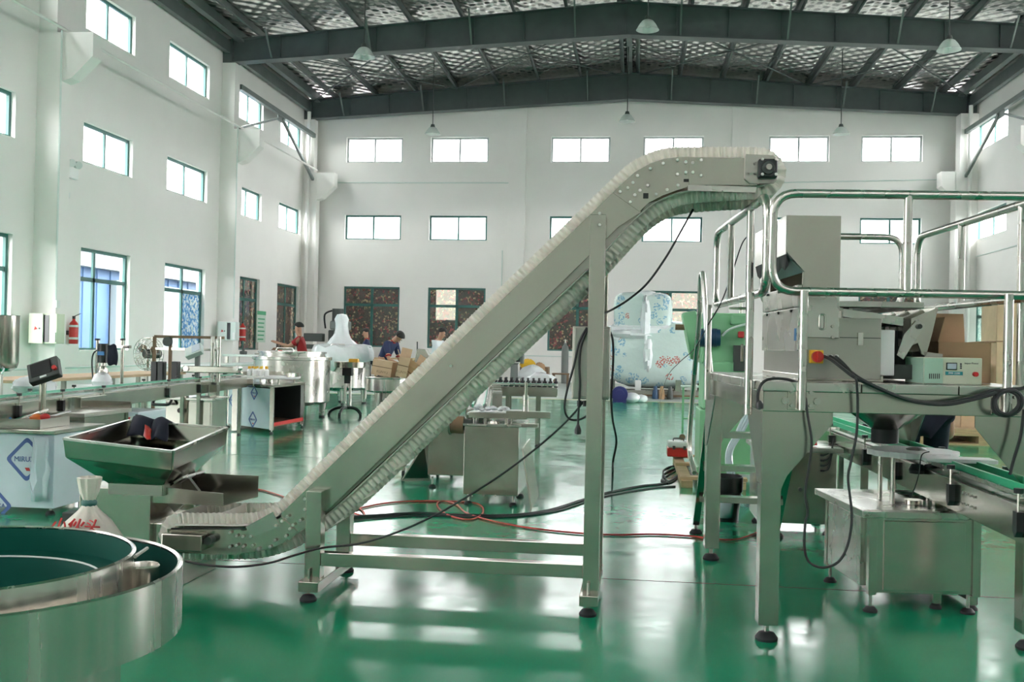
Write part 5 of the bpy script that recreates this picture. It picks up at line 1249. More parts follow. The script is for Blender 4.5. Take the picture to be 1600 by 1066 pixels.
t1c = P(455, 640, Y=17.4); tank(t1c.x, 17.4, .66, .25, 1.12, 'wide polished steel tank behind the round turntable', 4)
t2c = P(534, 620, Y=21.8); tank(t2c.x, 21.8, .60, .32, 1.20, 'second polished steel tank half covered with white plastic', 4)
cov = MB(); rows = []
for j in range(6):
    rr = (.0, .25, .45, .62, .67, .68)[j]; zz = (1.28, 1.28, 1.27, 1.24, 1.12, .9)[j]
    rows.append([(t2c.x+rr*math.cos(2*math.pi*i/36)*(1+.03*math.sin(i*3)), 21.8+rr*math.sin(2*math.pi*i/36)*(1+.03*math.sin(i*2.3)), zz+.03*math.sin(i*1.7)*(j > 1)-(.25 if (j == 5 and 18 < i < 33) else 0)*math.sin(i)**2) for i in range(37)])
cov.grid(rows); pc_ = cov.build('plastic_cover', 'plastic_wrap', solid=.004); tag(pc_, 'white plastic sheet draped over the second steel tank', 'plastic sheet')
hd = P(529, 545, Y=21.6); wr = MB(); wr.lathe([(.34, 0), (.24, .12), (.15, .25), (.13, .42), (.15, .55), (.10, .66), (0, .68)], (hd.x, 21.8, 1.28), 20)
for i, v in enumerate(wr.v):
    d = v-Vector((hd.x, 21.8, v.z)); wr.v[i] = Vector((hd.x, 21.8, v.z))+d*(1+random.uniform(-.12, .12))
tag(wr.build('wrapped_agitator', 'plastic_wrap'), 'agitator motor wrapped in white plastic on top of the second tank', 'machine part')
# round table on a swivel base
rt = P(542, 650, Z=0); rt = Vector((rt.x, rt.y, 0))
st = thing('round_stand', 'round steel stand on black curved feet in front of the second tank', 'stand', rt)
zt_ = P(547, 570, Y=rt.y).z
MB().lathe([(0, zt_-.05), (.28, zt_-.05), (.29, zt_+.05), (.27, zt_+.05), (.26, zt_-.03), (0, zt_-.03)], rt+Vector((.04, 0, 0)), 32).build('round_pan', 'steel', st)
for dx in (-.04, .05): MB().cyl(rt+Vector((dx, 0, .16)), rt+Vector((dx, 0, zt_-.05)), .026, n=12).build('post', 'steel_bright', st)
MB().box(rt.x-.09, rt.x+.09, rt.y-.06, rt.y+.06, zt_-.20, zt_-.05).build('clamp_head', 'black_plastic', st, bevel=.01); MB().box(rt.x-.05, rt.x+.06, rt.y-.05, rt.y+.05, zt_-.34, zt_-.2).build('clamp_neck', 'black_plastic', st)
for an in (195, 262, 335):
    a_ = math.radians(an); d = Vector((math.cos(a_), math.sin(a_), 0))
    f = MB().tube(spline([rt+Vector((0, 0, .15)), rt+d*.14+Vector((0, 0, .15)), rt+d*.25+Vector((0, 0, .115)), rt+d*.32+Vector((0, 0, .05))], 5), .03, 8).build('curved_foot', 'black_plastic', st)
    MB().cyl(rt+d*.32, rt+d*.32+Vector((0, 0, .05)), .026, n=10).build('foot_pad', 'black_rubber', f)
yb3 = rt+Vector((.10, -.05, zt_-.02)); tag(MB().box(yb3.x-.08, yb3.x+.1, yb3.y, yb3.y+.1, yb3.z, yb3.z+.13).build('yellow_part', 'amber', bevel=.02), 'yellow transparent part lying in the round stand', 'part')
# second bowl drum with cartons
dc = P(607, 600, Y=17.2); dr = thing('bowl_drum', 'round steel drum on a thinner base carrying cartons', 'feeder', (dc.x, 17.2, 0))
zt3, zb3 = P(607, 590, Y=17.2).z, P(607, 612, Y=17.2).z
MB().lathe([(.24, 0), (.24, zb3-.02), (.37, zb3), (.39, zb3+.02), (.39, zt3), (.37, zt3), (.365, zt3-.04), (0, zt3-.05)], (dc.x, 17.2, 0), 40).build('drum', 'steel_drum', dr)
MB().lathe([(.391, zt3-.02), (.40, zt3-.01), (.40, zt3+.0), (.391, zt3+.01)], (dc.x, 17.2, 0), 40).build('rim', 'steel_bright', dr)
def crt(px, py, Y, w, d, h, rz, ry, label, flaps=(), mat='cardboard_light'):
    p = P(px, py, Y=Y); M = Matrix.Translation(p) @ Matrix.Rotation(math.radians(rz), 4, 'Z') @ Matrix.Rotation(math.radians(ry), 4, 'Y')
    r = carton(-w/2, w/2, -d/2, d/2, 0, h, label, flaps, mat, M); MB(M).box(-w/2, w/2, -d/2-.002, -d/2, h*.55, h*.6).build('printed_stripe', 'wood_dark', r)
    text_mesh('print', 'KUNYU', .06, 'wood_dark', r, M @ Matrix.Translation((.05*w, -d/2-.003, h*.25)) @ Matrix.Rotation(math.pi/2, 4, 'X'))
    MB(M).box(-w/2+.004, w/2-.004, -d/2+.004, d/2-.004, h-.008, h-.004).build('closed_top', mat, r) if not flaps else None
crt(600, 587, 17.15, .36, .3, .26, -8, 8, 'closed light carton tipped on the steel drum')
crt(626, 589, 17.0, .18, .28, .34, 12, 12, 'open light carton standing on the steel drum beside the closed one', (('l', .12, 60), ('b', .16, 75)))
crt(640, 592, 17.3, .22, .3, .26, -25, 28, 'light carton with open flaps leaning beyond the drum', (('r', .12, 60), ('f', .1, 110), ('b', .16, 85)))
hp_ = thing('steel_scoop', 'dull folded steel chute propped behind the cartons', 'chute', P(655, 590, Y=19.5)); c_ = P(655, 590, Y=19.5)
MB().prism([P(645, 575, Y=19.5), P(652, 545, Y=19.5), P(664, 546, Y=19.5), P(672, 560, Y=19.5), P(650, 590, Y=19.5)], (0, .3, 0)).build('chute_body', 'steel', hp_, fix=True); MB().bar(P(652, 550, Y=19.6), P(652, 534, Y=19.6), .02).build('rod', 'cast_dark', hp_)
MB().bar(P(655, 585, Y=19.6), Vector((P(655, 585, Y=19.6).x, 19.6, 0)), .06).build('leg', 'steel', hp_)

# milling machine in the corner
ml = P(516, 560, Y=33); mlt = thing('milling_machine', 'dark upright milling machine in the far left corner', 'machine', (ml.x, 33.4, 0))
MB().box(ml.x-.35, ml.x+.35, 33.1, 34.0, 0, .95).build('base_casting', 'cast_dark', mlt, bevel=.04)
MB().box(ml.x-.22, ml.x+.28, 33.4, 34.0, .95, 1.75).build('column', 'cast_dark', mlt, bevel=.04)
MB().box(ml.x-.9, ml.x+.9, 32.9, 33.3, 1.1, 1.25).build('work_table', 'cast_dark', mlt, bevel=.02)
MB().box(ml.x-.05, ml.x+.45, 33.0, 33.9, 1.75, 2.05).build('ram_head', 'gas_grey', mlt, bevel=.05)
MB().cyl((ml.x+.2, 33.1, 2.05), (ml.x+.2, 33.1, 2.45), .19, n=20).build('head_motor', 'cast_dark', mlt); MB().cyl((ml.x+.22, 33.05, 1.35), (ml.x+.22, 33.05, 1.75), .1, .13).build('spindle', 'cast_dark', mlt)
MB().box(ml.x-1.0, ml.x-.35, 33.2, 33.5, 1.35, 1.62).build('feed_box', 'cast_dark', mlt, bevel=.02)
MB().tube(spline([(ml.x+.05, 33.1, 2.4), (ml.x-.25, 33.1, 2.25), (ml.x-.28, 33.3, 1.8)], 6), .03, 6).build('motor_lead', 'black_rubber', mlt)
# work bench at left wall with small machine in front of the red shirted worker
wbn = thing('work_bench', 'long low work bench with loose tools by the far left windows', 'bench', (-8.3, 23.2, 0))
MB().box(-9.6, -7.6, 22.9, 23.7, .95, 1.0).build('bench_top', 'panel_grey', wbn, bevel=.005)
for x in (-9.5, -7.7):
    for y in (22.95, 23.62): MB().box(x-.03, x+.03, y-.03, y+.03, 0, .95).build('leg', 'steel_dull', wbn)
for k, (x, mt, w, h) in enumerate(((-9.2, 'cast_dark', .12, .16), (-8.3, 'print_red', .2, .12), (-8.0, 'cast_dark', .16, .1), (-8.75, 'steel_dull', .3, .08))):
    r = thing('bench_tool', 'small %s tool lying on the long bench, %s' % (('dark', 'red', 'black', 'grey')[k], ('left end', 'right of middle', 'right end', 'left of middle')[k]), 'tool', (x, 23.2, 1.0))
    MB().box(x-w/2, x+w/2, 23.1, 23.3, 1.0, 1.0+h*.5).build('tool_body', mt, r, bevel=.02); MB().cyl((x, 23.2, 1.0+h*.5), (x, 23.2, 1.0+h), w*.25).build('tool_handle', mt, r)
tag(MB().box(-8.0, -7.2, 33.2, 34.0, .0, .0+.75).build('side_cupboard', 'panel_grey', bevel=.02), 'low grey cupboard between the milling machine and the end wall', 'cupboard')
wt_ = P(618, 560, Y=28.5); wtb = thing('wooden_table', 'small wooden table with parts behind the workers', 'table', (wt_.x-.4, 29.5, 0))
MB().box(wt_.x-1.1, wt_.x+.1, 30.3, 30.9, .85, .9).build('table_top', 'wood', wtb)
for x in (wt_.x-1.05, wt_.x+.05):
    for y in (30.35, 30.85): MB().box(x-.03, x+.03, y-.03, y+.03, 0, .85).build('leg', 'wood', wtb)

# ------------------------------------------------------------------ people
def skin_mesh(name, nodes, edges, mat, parent, root=0, sub=2):
    me = bpy.data.meshes.new(name); keys = list(nodes); off = OFF[parent.name]
    me.from_pydata([Vector(nodes[k][0])-off for k in keys], [(keys.index(a), keys.index(b)) for a, b in edges], [])
    o = bpy.data.objects.new(name, me); col.objects.link(o); o.parent = parent; OFF[o.name] = off
    md = o.modifiers.new('skin', 'SKIN'); md.use_smooth_shade = True
    for i, k in enumerate(keys):
        r = nodes[k][1]; sv = me.skin_vertices[0].data[i]; sv.radius = r if isinstance(r, tuple) else (r, r); sv.use_root = (i == root)
    s = o.modifiers.new('sub', 'SUBSURF'); s.levels = sub; s.render_levels = sub
    me.materials.append(MT[mat]); return o
def person(x, y, face, label, shirt, pose, collar=None, trousers='trouser_dark', sc=1.0):
    """face: direction the person looks to, degrees from +X; pose: forward lean of the trunk and hand targets (forward, side, up)"""
    fa = math.radians(face); f = Vector((math.cos(fa), math.sin(fa), 0)); s = Vector((math.sin(fa), -math.cos(fa), 0)); up = Vector((0, 0, 1))
    base = Vector((x, y, 0)); W = lambda a, b, c: base+(f*a+s*b+up*c)*sc
    r = thing('person', label, 'person', base)
    ln = math.radians(pose.get('lean', 4)); hip = Vector((pose.get('hip', 0), 0, .93))
    tk = lambda d, fw=0: (hip.x+math.sin(ln)*d+math.cos(ln)*fw, hip.z+math.cos(ln)*d-math.sin(ln)*fw)
    n = {}
    def put(k, a, b, c, rad): n[k] = (W(a, b, c), rad if not isinstance(rad, tuple) else rad)
    put('pel', hip.x, 0, hip.z, (.14, .11)); w_ = tk(.2); put('wai', w_[0], 0, w_[1], (.125, .095)); c_ = tk(.42); put('che', c_[0], 0, c_[1], (.15, .11)); nk = tk(.53); put('nec', nk[0], 0, nk[1], .055)
    hl = math.radians(pose.get('head', pose.get('lean', 4)+12)); h0 = (nk[0]+math.sin(hl)*.08, nk[1]+math.cos(hl)*.08); h1 = (h0[0]+math.sin(hl)*.11, h0[1]+math.cos(hl)*.11)
    put('jaw', h0[0]+.012, 0, h0[1], (.066, .072)); put('top', h1[0], 0, h1[1], (.074, .088)); put('crn', h1[0]+math.sin(hl)*.055, 0, h1[1]+math.cos(hl)*.055, .05)
    ed = [('pel', 'wai'), ('wai', 'che'), ('che', 'nec'), ('nec', 'jaw'), ('jaw', 'top'), ('top', 'crn')]
    for sd, tg in ((-1, pose.get('lh', (.1, .22, .85))), (1, pose.get('rh', (.1, .22, .85)))):
        k = 'l' if sd < 0 else 'r'; sh = tk(.46); put(k+'sh', sh[0], sd*.18, sh[1], .062)
        S = Vector((sh[0], sd*.18, sh[1])); H = Vector((tg[0], sd*tg[1], tg[2])); D = H-S
        if D.length > .56: H = S+D*(.56/D.length)
        mid = (S+H)/2; L = (H-S).length/2; bend = math.sqrt(max(0, .29**2-L*L)); e = mid+Vector((-.25, sd*.35, -1)).normalized()*bend
        put(k+'el', *e, .042); put(k+'wr', *H, .03); d = (H-Vector(e)).normalized(); hd_ = H+d*.075; put(k+'ha', *hd_, (.034, .024)); ft = H+d*.15+Vector((0, 0, -.01)); put(k+'fi', *ft, .012)
        th_ = H+d*.09+Vector((.02, -sd*.045, .02)); put(k+'th', *th_, .011)
        for q_ in (-1, 1): fi = H+d*.145+Vector((0, q_*.024, -.012)); put(k+'f%d' % q_, *fi, .010); ed.append((k+'ha', k+'f%d' % q_))
        ed += [('che', k+'sh'), (k+'sh', k+'el'), (k+'el', k+'wr'), (k+'wr', k+'ha'), (k+'ha', k+'fi'), (k+'ha', k+'th')]
        stp = pose.get('step', .06)*sd; put(k+'hi', hip.x, sd*.095, .86, .088); put(k+'kn', stp*.5+.02, sd*.1, .49, .06); put(k+'an', stp, sd*.1, .09, .042); put(k+'he', stp-.02, sd*.1, .045, .042); put(k+'to', stp+.15, sd*.11, .035, .034)
        ed += [('pel', k+'hi'), (k+'hi', k+'kn'), (k+'kn', k+'an'), (k+'an', k+'he'), (k+'he', k+'to')]
    skin_mesh('body', n, ed, 'skin', r)
    g = lambda k, a: (n[k][0], tuple(q_+a for q_ in n[k][1]) if isinstance(n[k][1], tuple) else n[k][1]+a)
    sh = {k: g(k, .020) for k in ('pel', 'wai', 'che')}; sh['col'] = (n['che'][0].lerp(n['nec'][0], .75), .072); e2 = [('pel', 'wai'), ('wai', 'che'), ('che', 'col')]
    for k in 'lr':
        sh[k+'sh'] = g(k+'sh', .018); sh[k+'sl'] = (n[k+'sh'][0].lerp(n[k+'el'][0], .72), .064); e2 += [('che', k+'sh'), (k+'sh', k+'sl')]
    so = skin_mesh('shirt', sh, e2, shirt, r)
    if collar:
        c0 = n['che'][0].lerp(n['nec'][0], .8); MB().lathe([(.082, -.03), (.078, .02), (.06, .045)], c0, 16).build('collar', collar, so)
        for k in 'lr': c0 = n[k+'sh'][0].lerp(n[k+'el'][0], .72); MB().cyl(c0, c0.lerp(n[k+'el'][0], .25), .07, .066).build('cuff', collar, so)
    tr_ = {'pel': g('pel', .022)}; e3 = []
    for k in 'lr':
        tr_[k+'hi'] = g(k+'hi', .016); tr_[k+'kn'] = g(k+'kn', .018); tr_[k+'an'] = (n[k+'an'][0], .062); e3 += [('pel', k+'hi'), (k+'hi', k+'kn'), (k+'kn', k+'an')]
        sd = MB(); sd.tube([n[k+'he'][0]+Vector((0, 0, -.004)), n[k+'to'][0]+Vector((0, 0, .006))], [.05*sc, .043*sc], 10); sd.build('shoe', 'black_rubber', r)
    skin_mesh('trousers', tr_, e3, trousers, r)
    # hair: a cap over the back and top of the head
    up_h = (n['top'][0]-n['jaw'][0]).normalized(); fw = (f-up_h*f.dot(up_h)).normalized(); ri = fw.cross(up_h)
    R = Matrix((ri, fw, up_h)).transposed(); hc = n['top'][0]+up_h*.03-fw*.014; mh = MB()
    rows = []
    for j in range(7):
        th = math.pi*.58*j/6; row = []
        for i in range(19):
            ph = 2*math.pi*i/18; front = max(0, math.sin(ph)); t2 = th*(1-.42*front)
            row.append(hc+R @ Vector((.092*math.sin(t2)*math.cos(ph), .108*math.sin(t2)*math.sin(ph), .088*math.cos(t2)))*sc)
        rows.append(row)
    mh.grid(rows).build('hair', 'hair', r, solid=.012)
    fc = n['jaw'][0].lerp(n['top'][0], .55)
    MB().ell(fc+fw*.092*sc, (.012, .018, .02), 8, 6).build('nose', 'skin', r)
    for q_ in (-1, 1):
        MB().ell(fc+ri*.078*q_*sc+up_h*.01, (.012, .022, .032), 8, 6).build('ear', 'skin', r); MB().ell(fc+ri*.032*q_*sc+fw*.08*sc+up_h*.035, (.012, .008, .007), 8, 6).build('eye', 'hair', r)
    MB().ell(fc+fw*.08*sc-up_h*.045, (.024, .01, .006), 8, 5).build('mouth', 'shirt_red', r)
    return r
p = P(472, 506, Y=22.2); person(p.x+.05, 22.2, 190, 'worker in a red shirt reaching left over the long bench', 'shirt_red', dict(lean=10, head=12, lh=(.58, .12, 1.30), rh=(.58, .1, 1.16)))
p = P(570, 516, Y=29.5); person(p.x+.12, 29.5, 195, 'worker in navy shirt with red collar standing at the dark milling machine', 'shirt_navy', dict(lean=6, head=12, lh=(.45, .15, 1.25), rh=(.42, .16, 1.05)), 'shirt_red')
p = P(605, 530, Y=21.5); person(p.x-.05, 21.5, -20, 'worker in navy shirt with red cuffs bending over the cartons', 'shirt_navy', dict(lean=32, head=62, hip=-.08, lh=(.42, .12, .95), rh=(.46, .22, .92)), 'shirt_red')
p = P(680, 520, Y=24.5); person(p.x, 24.5, -15, 'worker in a white shirt half hidden by the inclined conveyor', 'shirt_white', dict(lean=12, head=28, lh=(.35, .15, 1.0), rh=(.32, .2, .92)))
p = P(1357, 700, Y=7.1); person(2.05, 7.7, 80, 'worker in dark navy clothes bent over behind the filling line under the platform', 'navy', dict(lean=78, head=80, hip=-.1, lh=(.7, .2, .7), rh=(.7, .2, .7)), None, 'navy')
# ------------------------------------------------------------------ machine line along the left wall
lc, LM, LL = conveyor('labelling_conveyor', (-4.78, 6.3), (-5.62, 14.0), .80, .24, .14, 'long bottle conveyor with pale green guide strips along the left wall', 'strip_green', (1.15, 1.9, 2.75, 4.5, 5.6, 6.2), .03, cl_sides=(-1, 1))
MB(LM).box(2.2, 2.75, -.17, -.12, .62, .79).build('drive_cover', 'steel', lc, bevel=.005)
def diamond(M, cx, cz, s, root, w=.026, words='MIRUXA'):
    """film print: blue rounded diamond outline with small lettering, on a panel whose front is y=0"""
    pts = fillet([(cx-s, -.002, cz), (cx, -.002, cz-s), (cx+s, -.002, cz), (cx, -.002, cz+s)], s*.18, 3, True)
    m = MB(M); n = len(pts); c = Vector((cx, -.002, cz))
    ins = [c+(p-c)*(1-w/s*1.4) for p in pts]
    m.add(pts+ins, [(i, (i+1) % n, n+(i+1) % n, n+i) for i in range(n)])
    m.build('film_print', 'film_blue', root)
    text_mesh('film_text', words, s*.32, 'film_blue', root, M @ Matrix.Translation((cx, -.003, cz)) @ Matrix.Rotation(math.pi/2, 4, 'X'))
    MB(M).prism([(cx-.015, -.002, cz-s*.36), (cx+.02, -.002, cz-s*.36), (cx+.03, -.002, cz-s*.5), (cx, -.002, cz-s*.5)], (0, -.001, 0)).build('red_mark', 'print_red', root, fix=True)
# film covered cabinet at the left edge
fx0, fx1 = P(-60, 740, Y=7.1).x, P(84, 740, Y=7.1).x
fc_ = thing('film_cabinet', 'low machine cabinet still covered with blue printed film at the left edge', 'cabinet', ((fx0+fx1)/2, 7.4, 0))
MB().box(fx0, fx1, 7.1, 7.75, .05, .60).build('cabinet', 'film', fc_, bevel=.006)
MB().box(fx0-.02, fx1+.02, 7.07, 7.8, .60, .63).build('table_top', 'steel', fc_, bevel=.004)
FMx = Matrix.Translation((0, 7.1, 0)); diamond(FMx, P(42, 725, Y=7.1).x, P(42, 718, Y=7.1).z, .17, fc_); diamond(FMx, P(-8, 785, Y=7.1).x, P(-8, 790, Y=7.1).z, .14, fc_)
fl = MB(); rows = []
for j in range(7):
    z = .58-.078*j; rows.append([(fx1-.16+.05*i+random.uniform(-.015, .015), 7.085-.03*(i % 2)-random.uniform(0, .02), z+random.uniform(-.01, .01)) for i in range(4)])
fl.grid(rows).build('peeling_film', 'film', fc_, solid=.002)
feet(fc_, [(fx0+.05, 7.15), (fx1-.05, 7.15), (fx1-.05, 7.7)], .04)
# side machine table with steel front panel
sx0, sx1 = P(86, 690, Y=8.1).x, P(141, 690, Y=8.1).x
s_t = thing('steel_side_table', 'steel machine table with plain side panel beside the film cabinet', 'table', ((sx0+sx1)/2, 8.4, 0))
MB().box(sx0-.25, sx1, 8.0, 8.8, .655, .69).build('table_top', 'steel_dull', s_t, bevel=.003); MB().box(sx0-.0, sx1-.02, 8.05, 8.75, .22, .655).build('side_panel', 'steel', s_t, bevel=.004)
for x in (sx0-.2, sx1-.03):
    for y in (8.04, 8.74): MB().box(x-.02, x+.02, y-.02, y+.02, .04, .655).build('leg', 'steel', s_t)
feet(s_t, [(sx0-.2, 8.04), (sx1-.03, 8.04), (sx0-.2, 8.74), (sx1-.03, 8.74)], .03, .03)
MB().box(sx0-.25, sx1, 8.78, 8.8, .69, .75).build('upstand', 'steel', s_t)
jr = P(110, 653, Y=8.4); j_ = MB().lathe([(0, 0), (.034, 0), (.036, .10), (.032, .10), (.03, .008), (0, .008)], (jr.x, 8.4, .69), 16).build('clear_jar', 'clear_sheet'); tag(j_, 'clear empty jar standing on the steel side table', 'jar')
# tray of offcuts on the film cabinet
ty = thing('parts_tray', 'shallow steel tray of loose parts on the film cabinet', 'tray', (P(20, 690, Y=7.2).x, 7.3, .63))
t0, t1 = P(-40, 690, Y=7.15).x, P(62, 690, Y=7.15).x
m = MB(); m.box(t0, t1, 7.15, 7.55, .632, .64); m.box(t0, t1, 7.15, 7.16, .64, .70); m.box(t0, t1, 7.54, 7.55, .64, .70); m.box(t1-.01, t1, 7.16, 7.54, .64, .70); m.build('tray', 'steel_dull', ty)
for (a, b, mt, w, nm, lb) in (((20, 682, 7.25), (74, 640, 7.6), 'steel_bright', .022, 'metal_strip', 'bright metal strip lying across the parts tray'), ((15, 672, 7.3), (60, 655, 7.6), 'white_plastic', .018, 'plastic_strip', 'white plastic strip lying across the parts tray'), ((18, 668, 7.3), (42, 650, 7.45), 'guard_green', .02, 'green_strip', 'green plastic guide strip in the parts tray'), ((55, 662, 7.4), (110, 645, 8.1), 'white_plastic', .014, 'thin_rod', 'thin white rod reaching from the tray to the side table')):
    A, B = P(a[0], a[1], Y=a[2]), P(b[0], b[1], Y=b[2]); A.z = max(A.z, .67); B.z = max(B.z, .70); tag(MB().bar(A, B, w, .012).build(nm, mt), lb, 'strip')
for (px, py, rr, mt, lb) in ((8, 663, .04, 'blue_bright', 'bright blue tube end in the parts tray'), (58, 655, .045, 'orange', 'orange foil bag on the parts tray'), (70, 652, .032, 'print_red', 'red plastic part beside the orange bag')):
    c_ = P(px, py, Y=7.35); c_.z = max(c_.z, .64+rr*.9); tag(MB().ell(c_, (rr*1.3, rr, rr*.9), 12, 8, jit=.06).build('loose_part', mt), lb, 'part')
# touch panel on a post
tp = P(67, 600, Y=7.6); cpn = thing('touch_panel', 'black touch screen control panel on a steel post at the left', 'control panel', (tp.x, 7.6, .63))
MB().cyl((tp.x, 7.6, .63), (tp.x, 7.6, tp.z+.02), .027, n=14).build('post', 'steel', cpn)
pc0 = P(70, 580, Y=7.55); TM = Matrix.Translation(pc0) @ Matrix.Rotation(math.radians(14), 4, 'Z') @ Matrix.Rotation(math.radians(-20), 4, 'Y') @ Matrix.Rotation(math.radians(-30), 4, 'X')
hs_ = MB(TM).box(-.12, .12, -.035, .035, -.085, .085).build('housing', 'cast_dark', cpn, bevel=.008); MB(TM).box(-.095, .065, -.042, -.035, -.05, .07).build('screen', 'screen_dark', hs_, bevel=.003); MB(TM).cyl((.092, -.035, -.03), (.092, -.06, -.03), .018).build('stop_button', 'red', hs_); MB(TM).box(-.03, .02, -.041, -.035, -.075, -.06).build('name_strip', 'panel_grey', hs_)
# product hopper with nozzles
hp = P(2, 530, Y=8.6); hpr = thing('product_hopper', 'round bottom steel hopper with filling nozzles at the left picture edge', 'hopper', (hp.x, 8.6, .8))
MB().lathe([(0, .995), (.10, 1.0), (.15, 1.03), (.165, 1.08), (.165, 1.50), (.17, 1.505), (.16, 1.505), (.155, 1.08), (0, 1.02)], (hp.x-.02, 8.6, 0), 32).build('vessel', 'steel', hpr)
MB().cyl((hp.x-.02, 8.6, .8), (hp.x-.02, 8.6, 1.0), .02).build('outlet', 'steel', hpr)
for k, dx in enumerate((-.03, .04, .11)): MB().cyl((hp.x+dx, 8.45, .74), (hp.x+dx, 8.45, .98), .013, n=10).build('nozzle', 'steel_bright', hpr); MB().tube(spline([(hp.x+dx, 8.45, .98), (hp.x+dx, 8.48, 1.03), (hp.x, 8.55, 1.01)], 5), .008, 6).build('nozzle_hose', 'print_red' if k == 1 else 'hose', hpr)
MB().bar((hp.x-.14, 8.75, .0), (hp.x-.14, 8.75, 1.2), .04).build('stand_post', 'steel', hpr); MB().box(hp.x-.16, hp.x+.16, 8.42, 8.48, .73, .77).build('nozzle_bar', 'steel', hpr)
MB().bar((hp.x-.14, 8.75, .75), (hp.x-.14, 8.45, .75), .03).build('nozzle_arm', 'steel', hpr)
# white bags beside the conveyor
for k, (px, py, Y, sz, lb) in enumerate(((55, 605, 8.9, (.20, .16, .09), 'crumpled white plastic bag behind the touch panel'), (160, 597, 10.15, (.11, .1, .09), 'clear plastic bag around the capping head'), (38, 612, 9.2, (.12, .1, .07), 'small white bag beside the filling nozzles'))):
    c_ = P(px, py, Y=Y); c_.z = max(c_.z, .80+sz[2]*.7)
    tag(MB().ell(c_, sz, jit=.14).build('plastic_bag', 'plastic_wrap'), lb, 'bag')
# capping head over the conveyor
kc = P(160, 600, Y=10.2); kp = thing('bottle_capper', 'motor driven capping head over the left conveyor with posts and knobs', 'machine', (kc.x, 10.2, .8))
zc0 = .82
MB().box(kc.x-.22, kc.x+.25, 10.05, 10.4, zc0-.03, zc0).build('base_plate', 'white_plastic', kp, bevel=.004)
mz0, mz1 = P(160, 567, Y=10.2).z, P(160, 537, Y=10.2).z
MB().cyl((kc.x, 10.2, mz0), (kc.x, 10.2, mz1), .055, n=18).build('motor', 'black_plastic', kp); MB().box(kc.x-.03, kc.x+.04, 10.14, 10.15, mz0+.08, mz0+.12).build('rating_plate', 'blue_bright', kp)
MB().cyl((kc.x, 10.2, zc0), (kc.x, 10.2, mz0), .03, n=12).build('spindle', 'steel_bright', kp); MB().lathe([(0, .0), (.055, 0), (.06, .03), (.04, .08), (0, .1)], (kc.x, 10.2, mz0-.12), 18).build('chuck', 'steel', kp)
for px in (151, 190): c_ = P(px, 600, Y=10.3); h_ = P(px, 532, Y=10.3).z; po = MB().cyl((c_.x, 10.3, zc0-.02), (c_.x, 10.3, h_), .018, n=10).build('post', 'steel', kp); MB().cyl((c_.x, 10.3, h_), (c_.x, 10.3, h_+.02), .03, n=10).build('knob', 'black_plastic', po)
MB().bar((kc.x-.1, 10.3, mz1-.03), (kc.x+.25, 10.3, mz1-.03), .05, .03).build('cross_arm', 'steel', kp)
MB().tube(spline([(kc.x-.06, 10.25, mz1-.06), (kc.x-.13, 10.25, mz1-.1), (kc.x-.15, 10.25, mz0), (kc.x-.13, 10.25, zc0+.02)], 6), .008, 6).build('motor_lead', 'black_rubber', kp)
cl = MB(); rows = []
for j in range(7): rows.append([P(168+i*4+1.5*math.sin(j+i), 538+j*5.5+2*math.sin(i*2), Y=10.12+.02*math.sin(i*3+j)) for i in range(5)])
tag(cl.grid(rows).build('hung_cloth', 'navy', solid=.015, sub=1), 'dark navy cloth hung over the capping head', 'cloth')
# labelling machine
lx = P(300, 660, Y=12.3); lb_ = thing('labelling_machine', 'steel labelling machine with guard frame and cabinet on the left line', 'machine', (lx.x, 12.4, 0))
c0, c1 = P(258, 660, Y=12.0).x, P(331, 660, Y=12.0).x
MB().box(c0, c1, 12.0, 12.45, .10, .58).build('cabinet', 'steel', lb_, bevel=.005); MB().box(P(240, 632, Y=12).x, c1+.02, 11.95, 12.5, .58, .61).build('table_top', 'steel_bright', lb_, bevel=.004)
MB().box(c0+.3, c1-.02, 11.99, 12.0, .13, .56).build('door', 'steel', lb_, bevel=.003); MB().cyl((c0+.2, 12.0, .45), (c0+.2, 11.96, .45), .03).build('hand_knob', 'black_plastic', lb_)
MB().tube(fillet([(c0-.12, 11.95, .57), (c0-.12, 11.88, .52), (c0+.1, 11.88, .52), (c0+.1, 11.95, .57)], .03), .018, 8).build('handle', 'black_plastic', lb_)
feet(lb_, [(c0+.04, 12.05), (c1-.04, 12.05), (c0+.04, 12.4), (c1-.04, 12.4)], .08)
for x in (c0+.1, c1-.1): MB().bar((x, 12.3, .61), (x, 12.3, .76), .09).build('riser', 'steel', lb_)
z1_ = P(300, 527, Y=12.6).z
fx = [P(x, 560, Y=12.6).x for x in (241, 266, 340)]
for x in fx: MB().bar((x, 12.6, .0), (x, 12.6, z1_), .035).build('guard_post', 'wood_dark' if x != fx[2] else 'steel_bright', lb_)
MB().bar((fx[0], 12.6, z1_), (fx[2]+.08, 12.6, z1_), .035).build('guard_bar', 'wood_dark', lb_); MB().bar((fx[0], 12.6, P(300, 546, Y=12.6).z), (fx[2], 12.6, P(300, 546, Y=12.6).z), .03).build('guard_bar', 'steel', lb_)
a, b = P(285, 582, Y=12.1), P(372, 570, Y=12.1); MB().box(a.x, b.x, 12.1, 12.2, a.z, a.z+.085).build('pressing_belt', 'steel', lb_, bevel=.01)
for px in (290, 368): c_ = P(px, 576, Y=12.08); MB().cyl((c_.x, 12.08, c_.z), (c_.x, 12.22, c_.z), .035).build('belt_pulley', 'steel_bright', lb_)
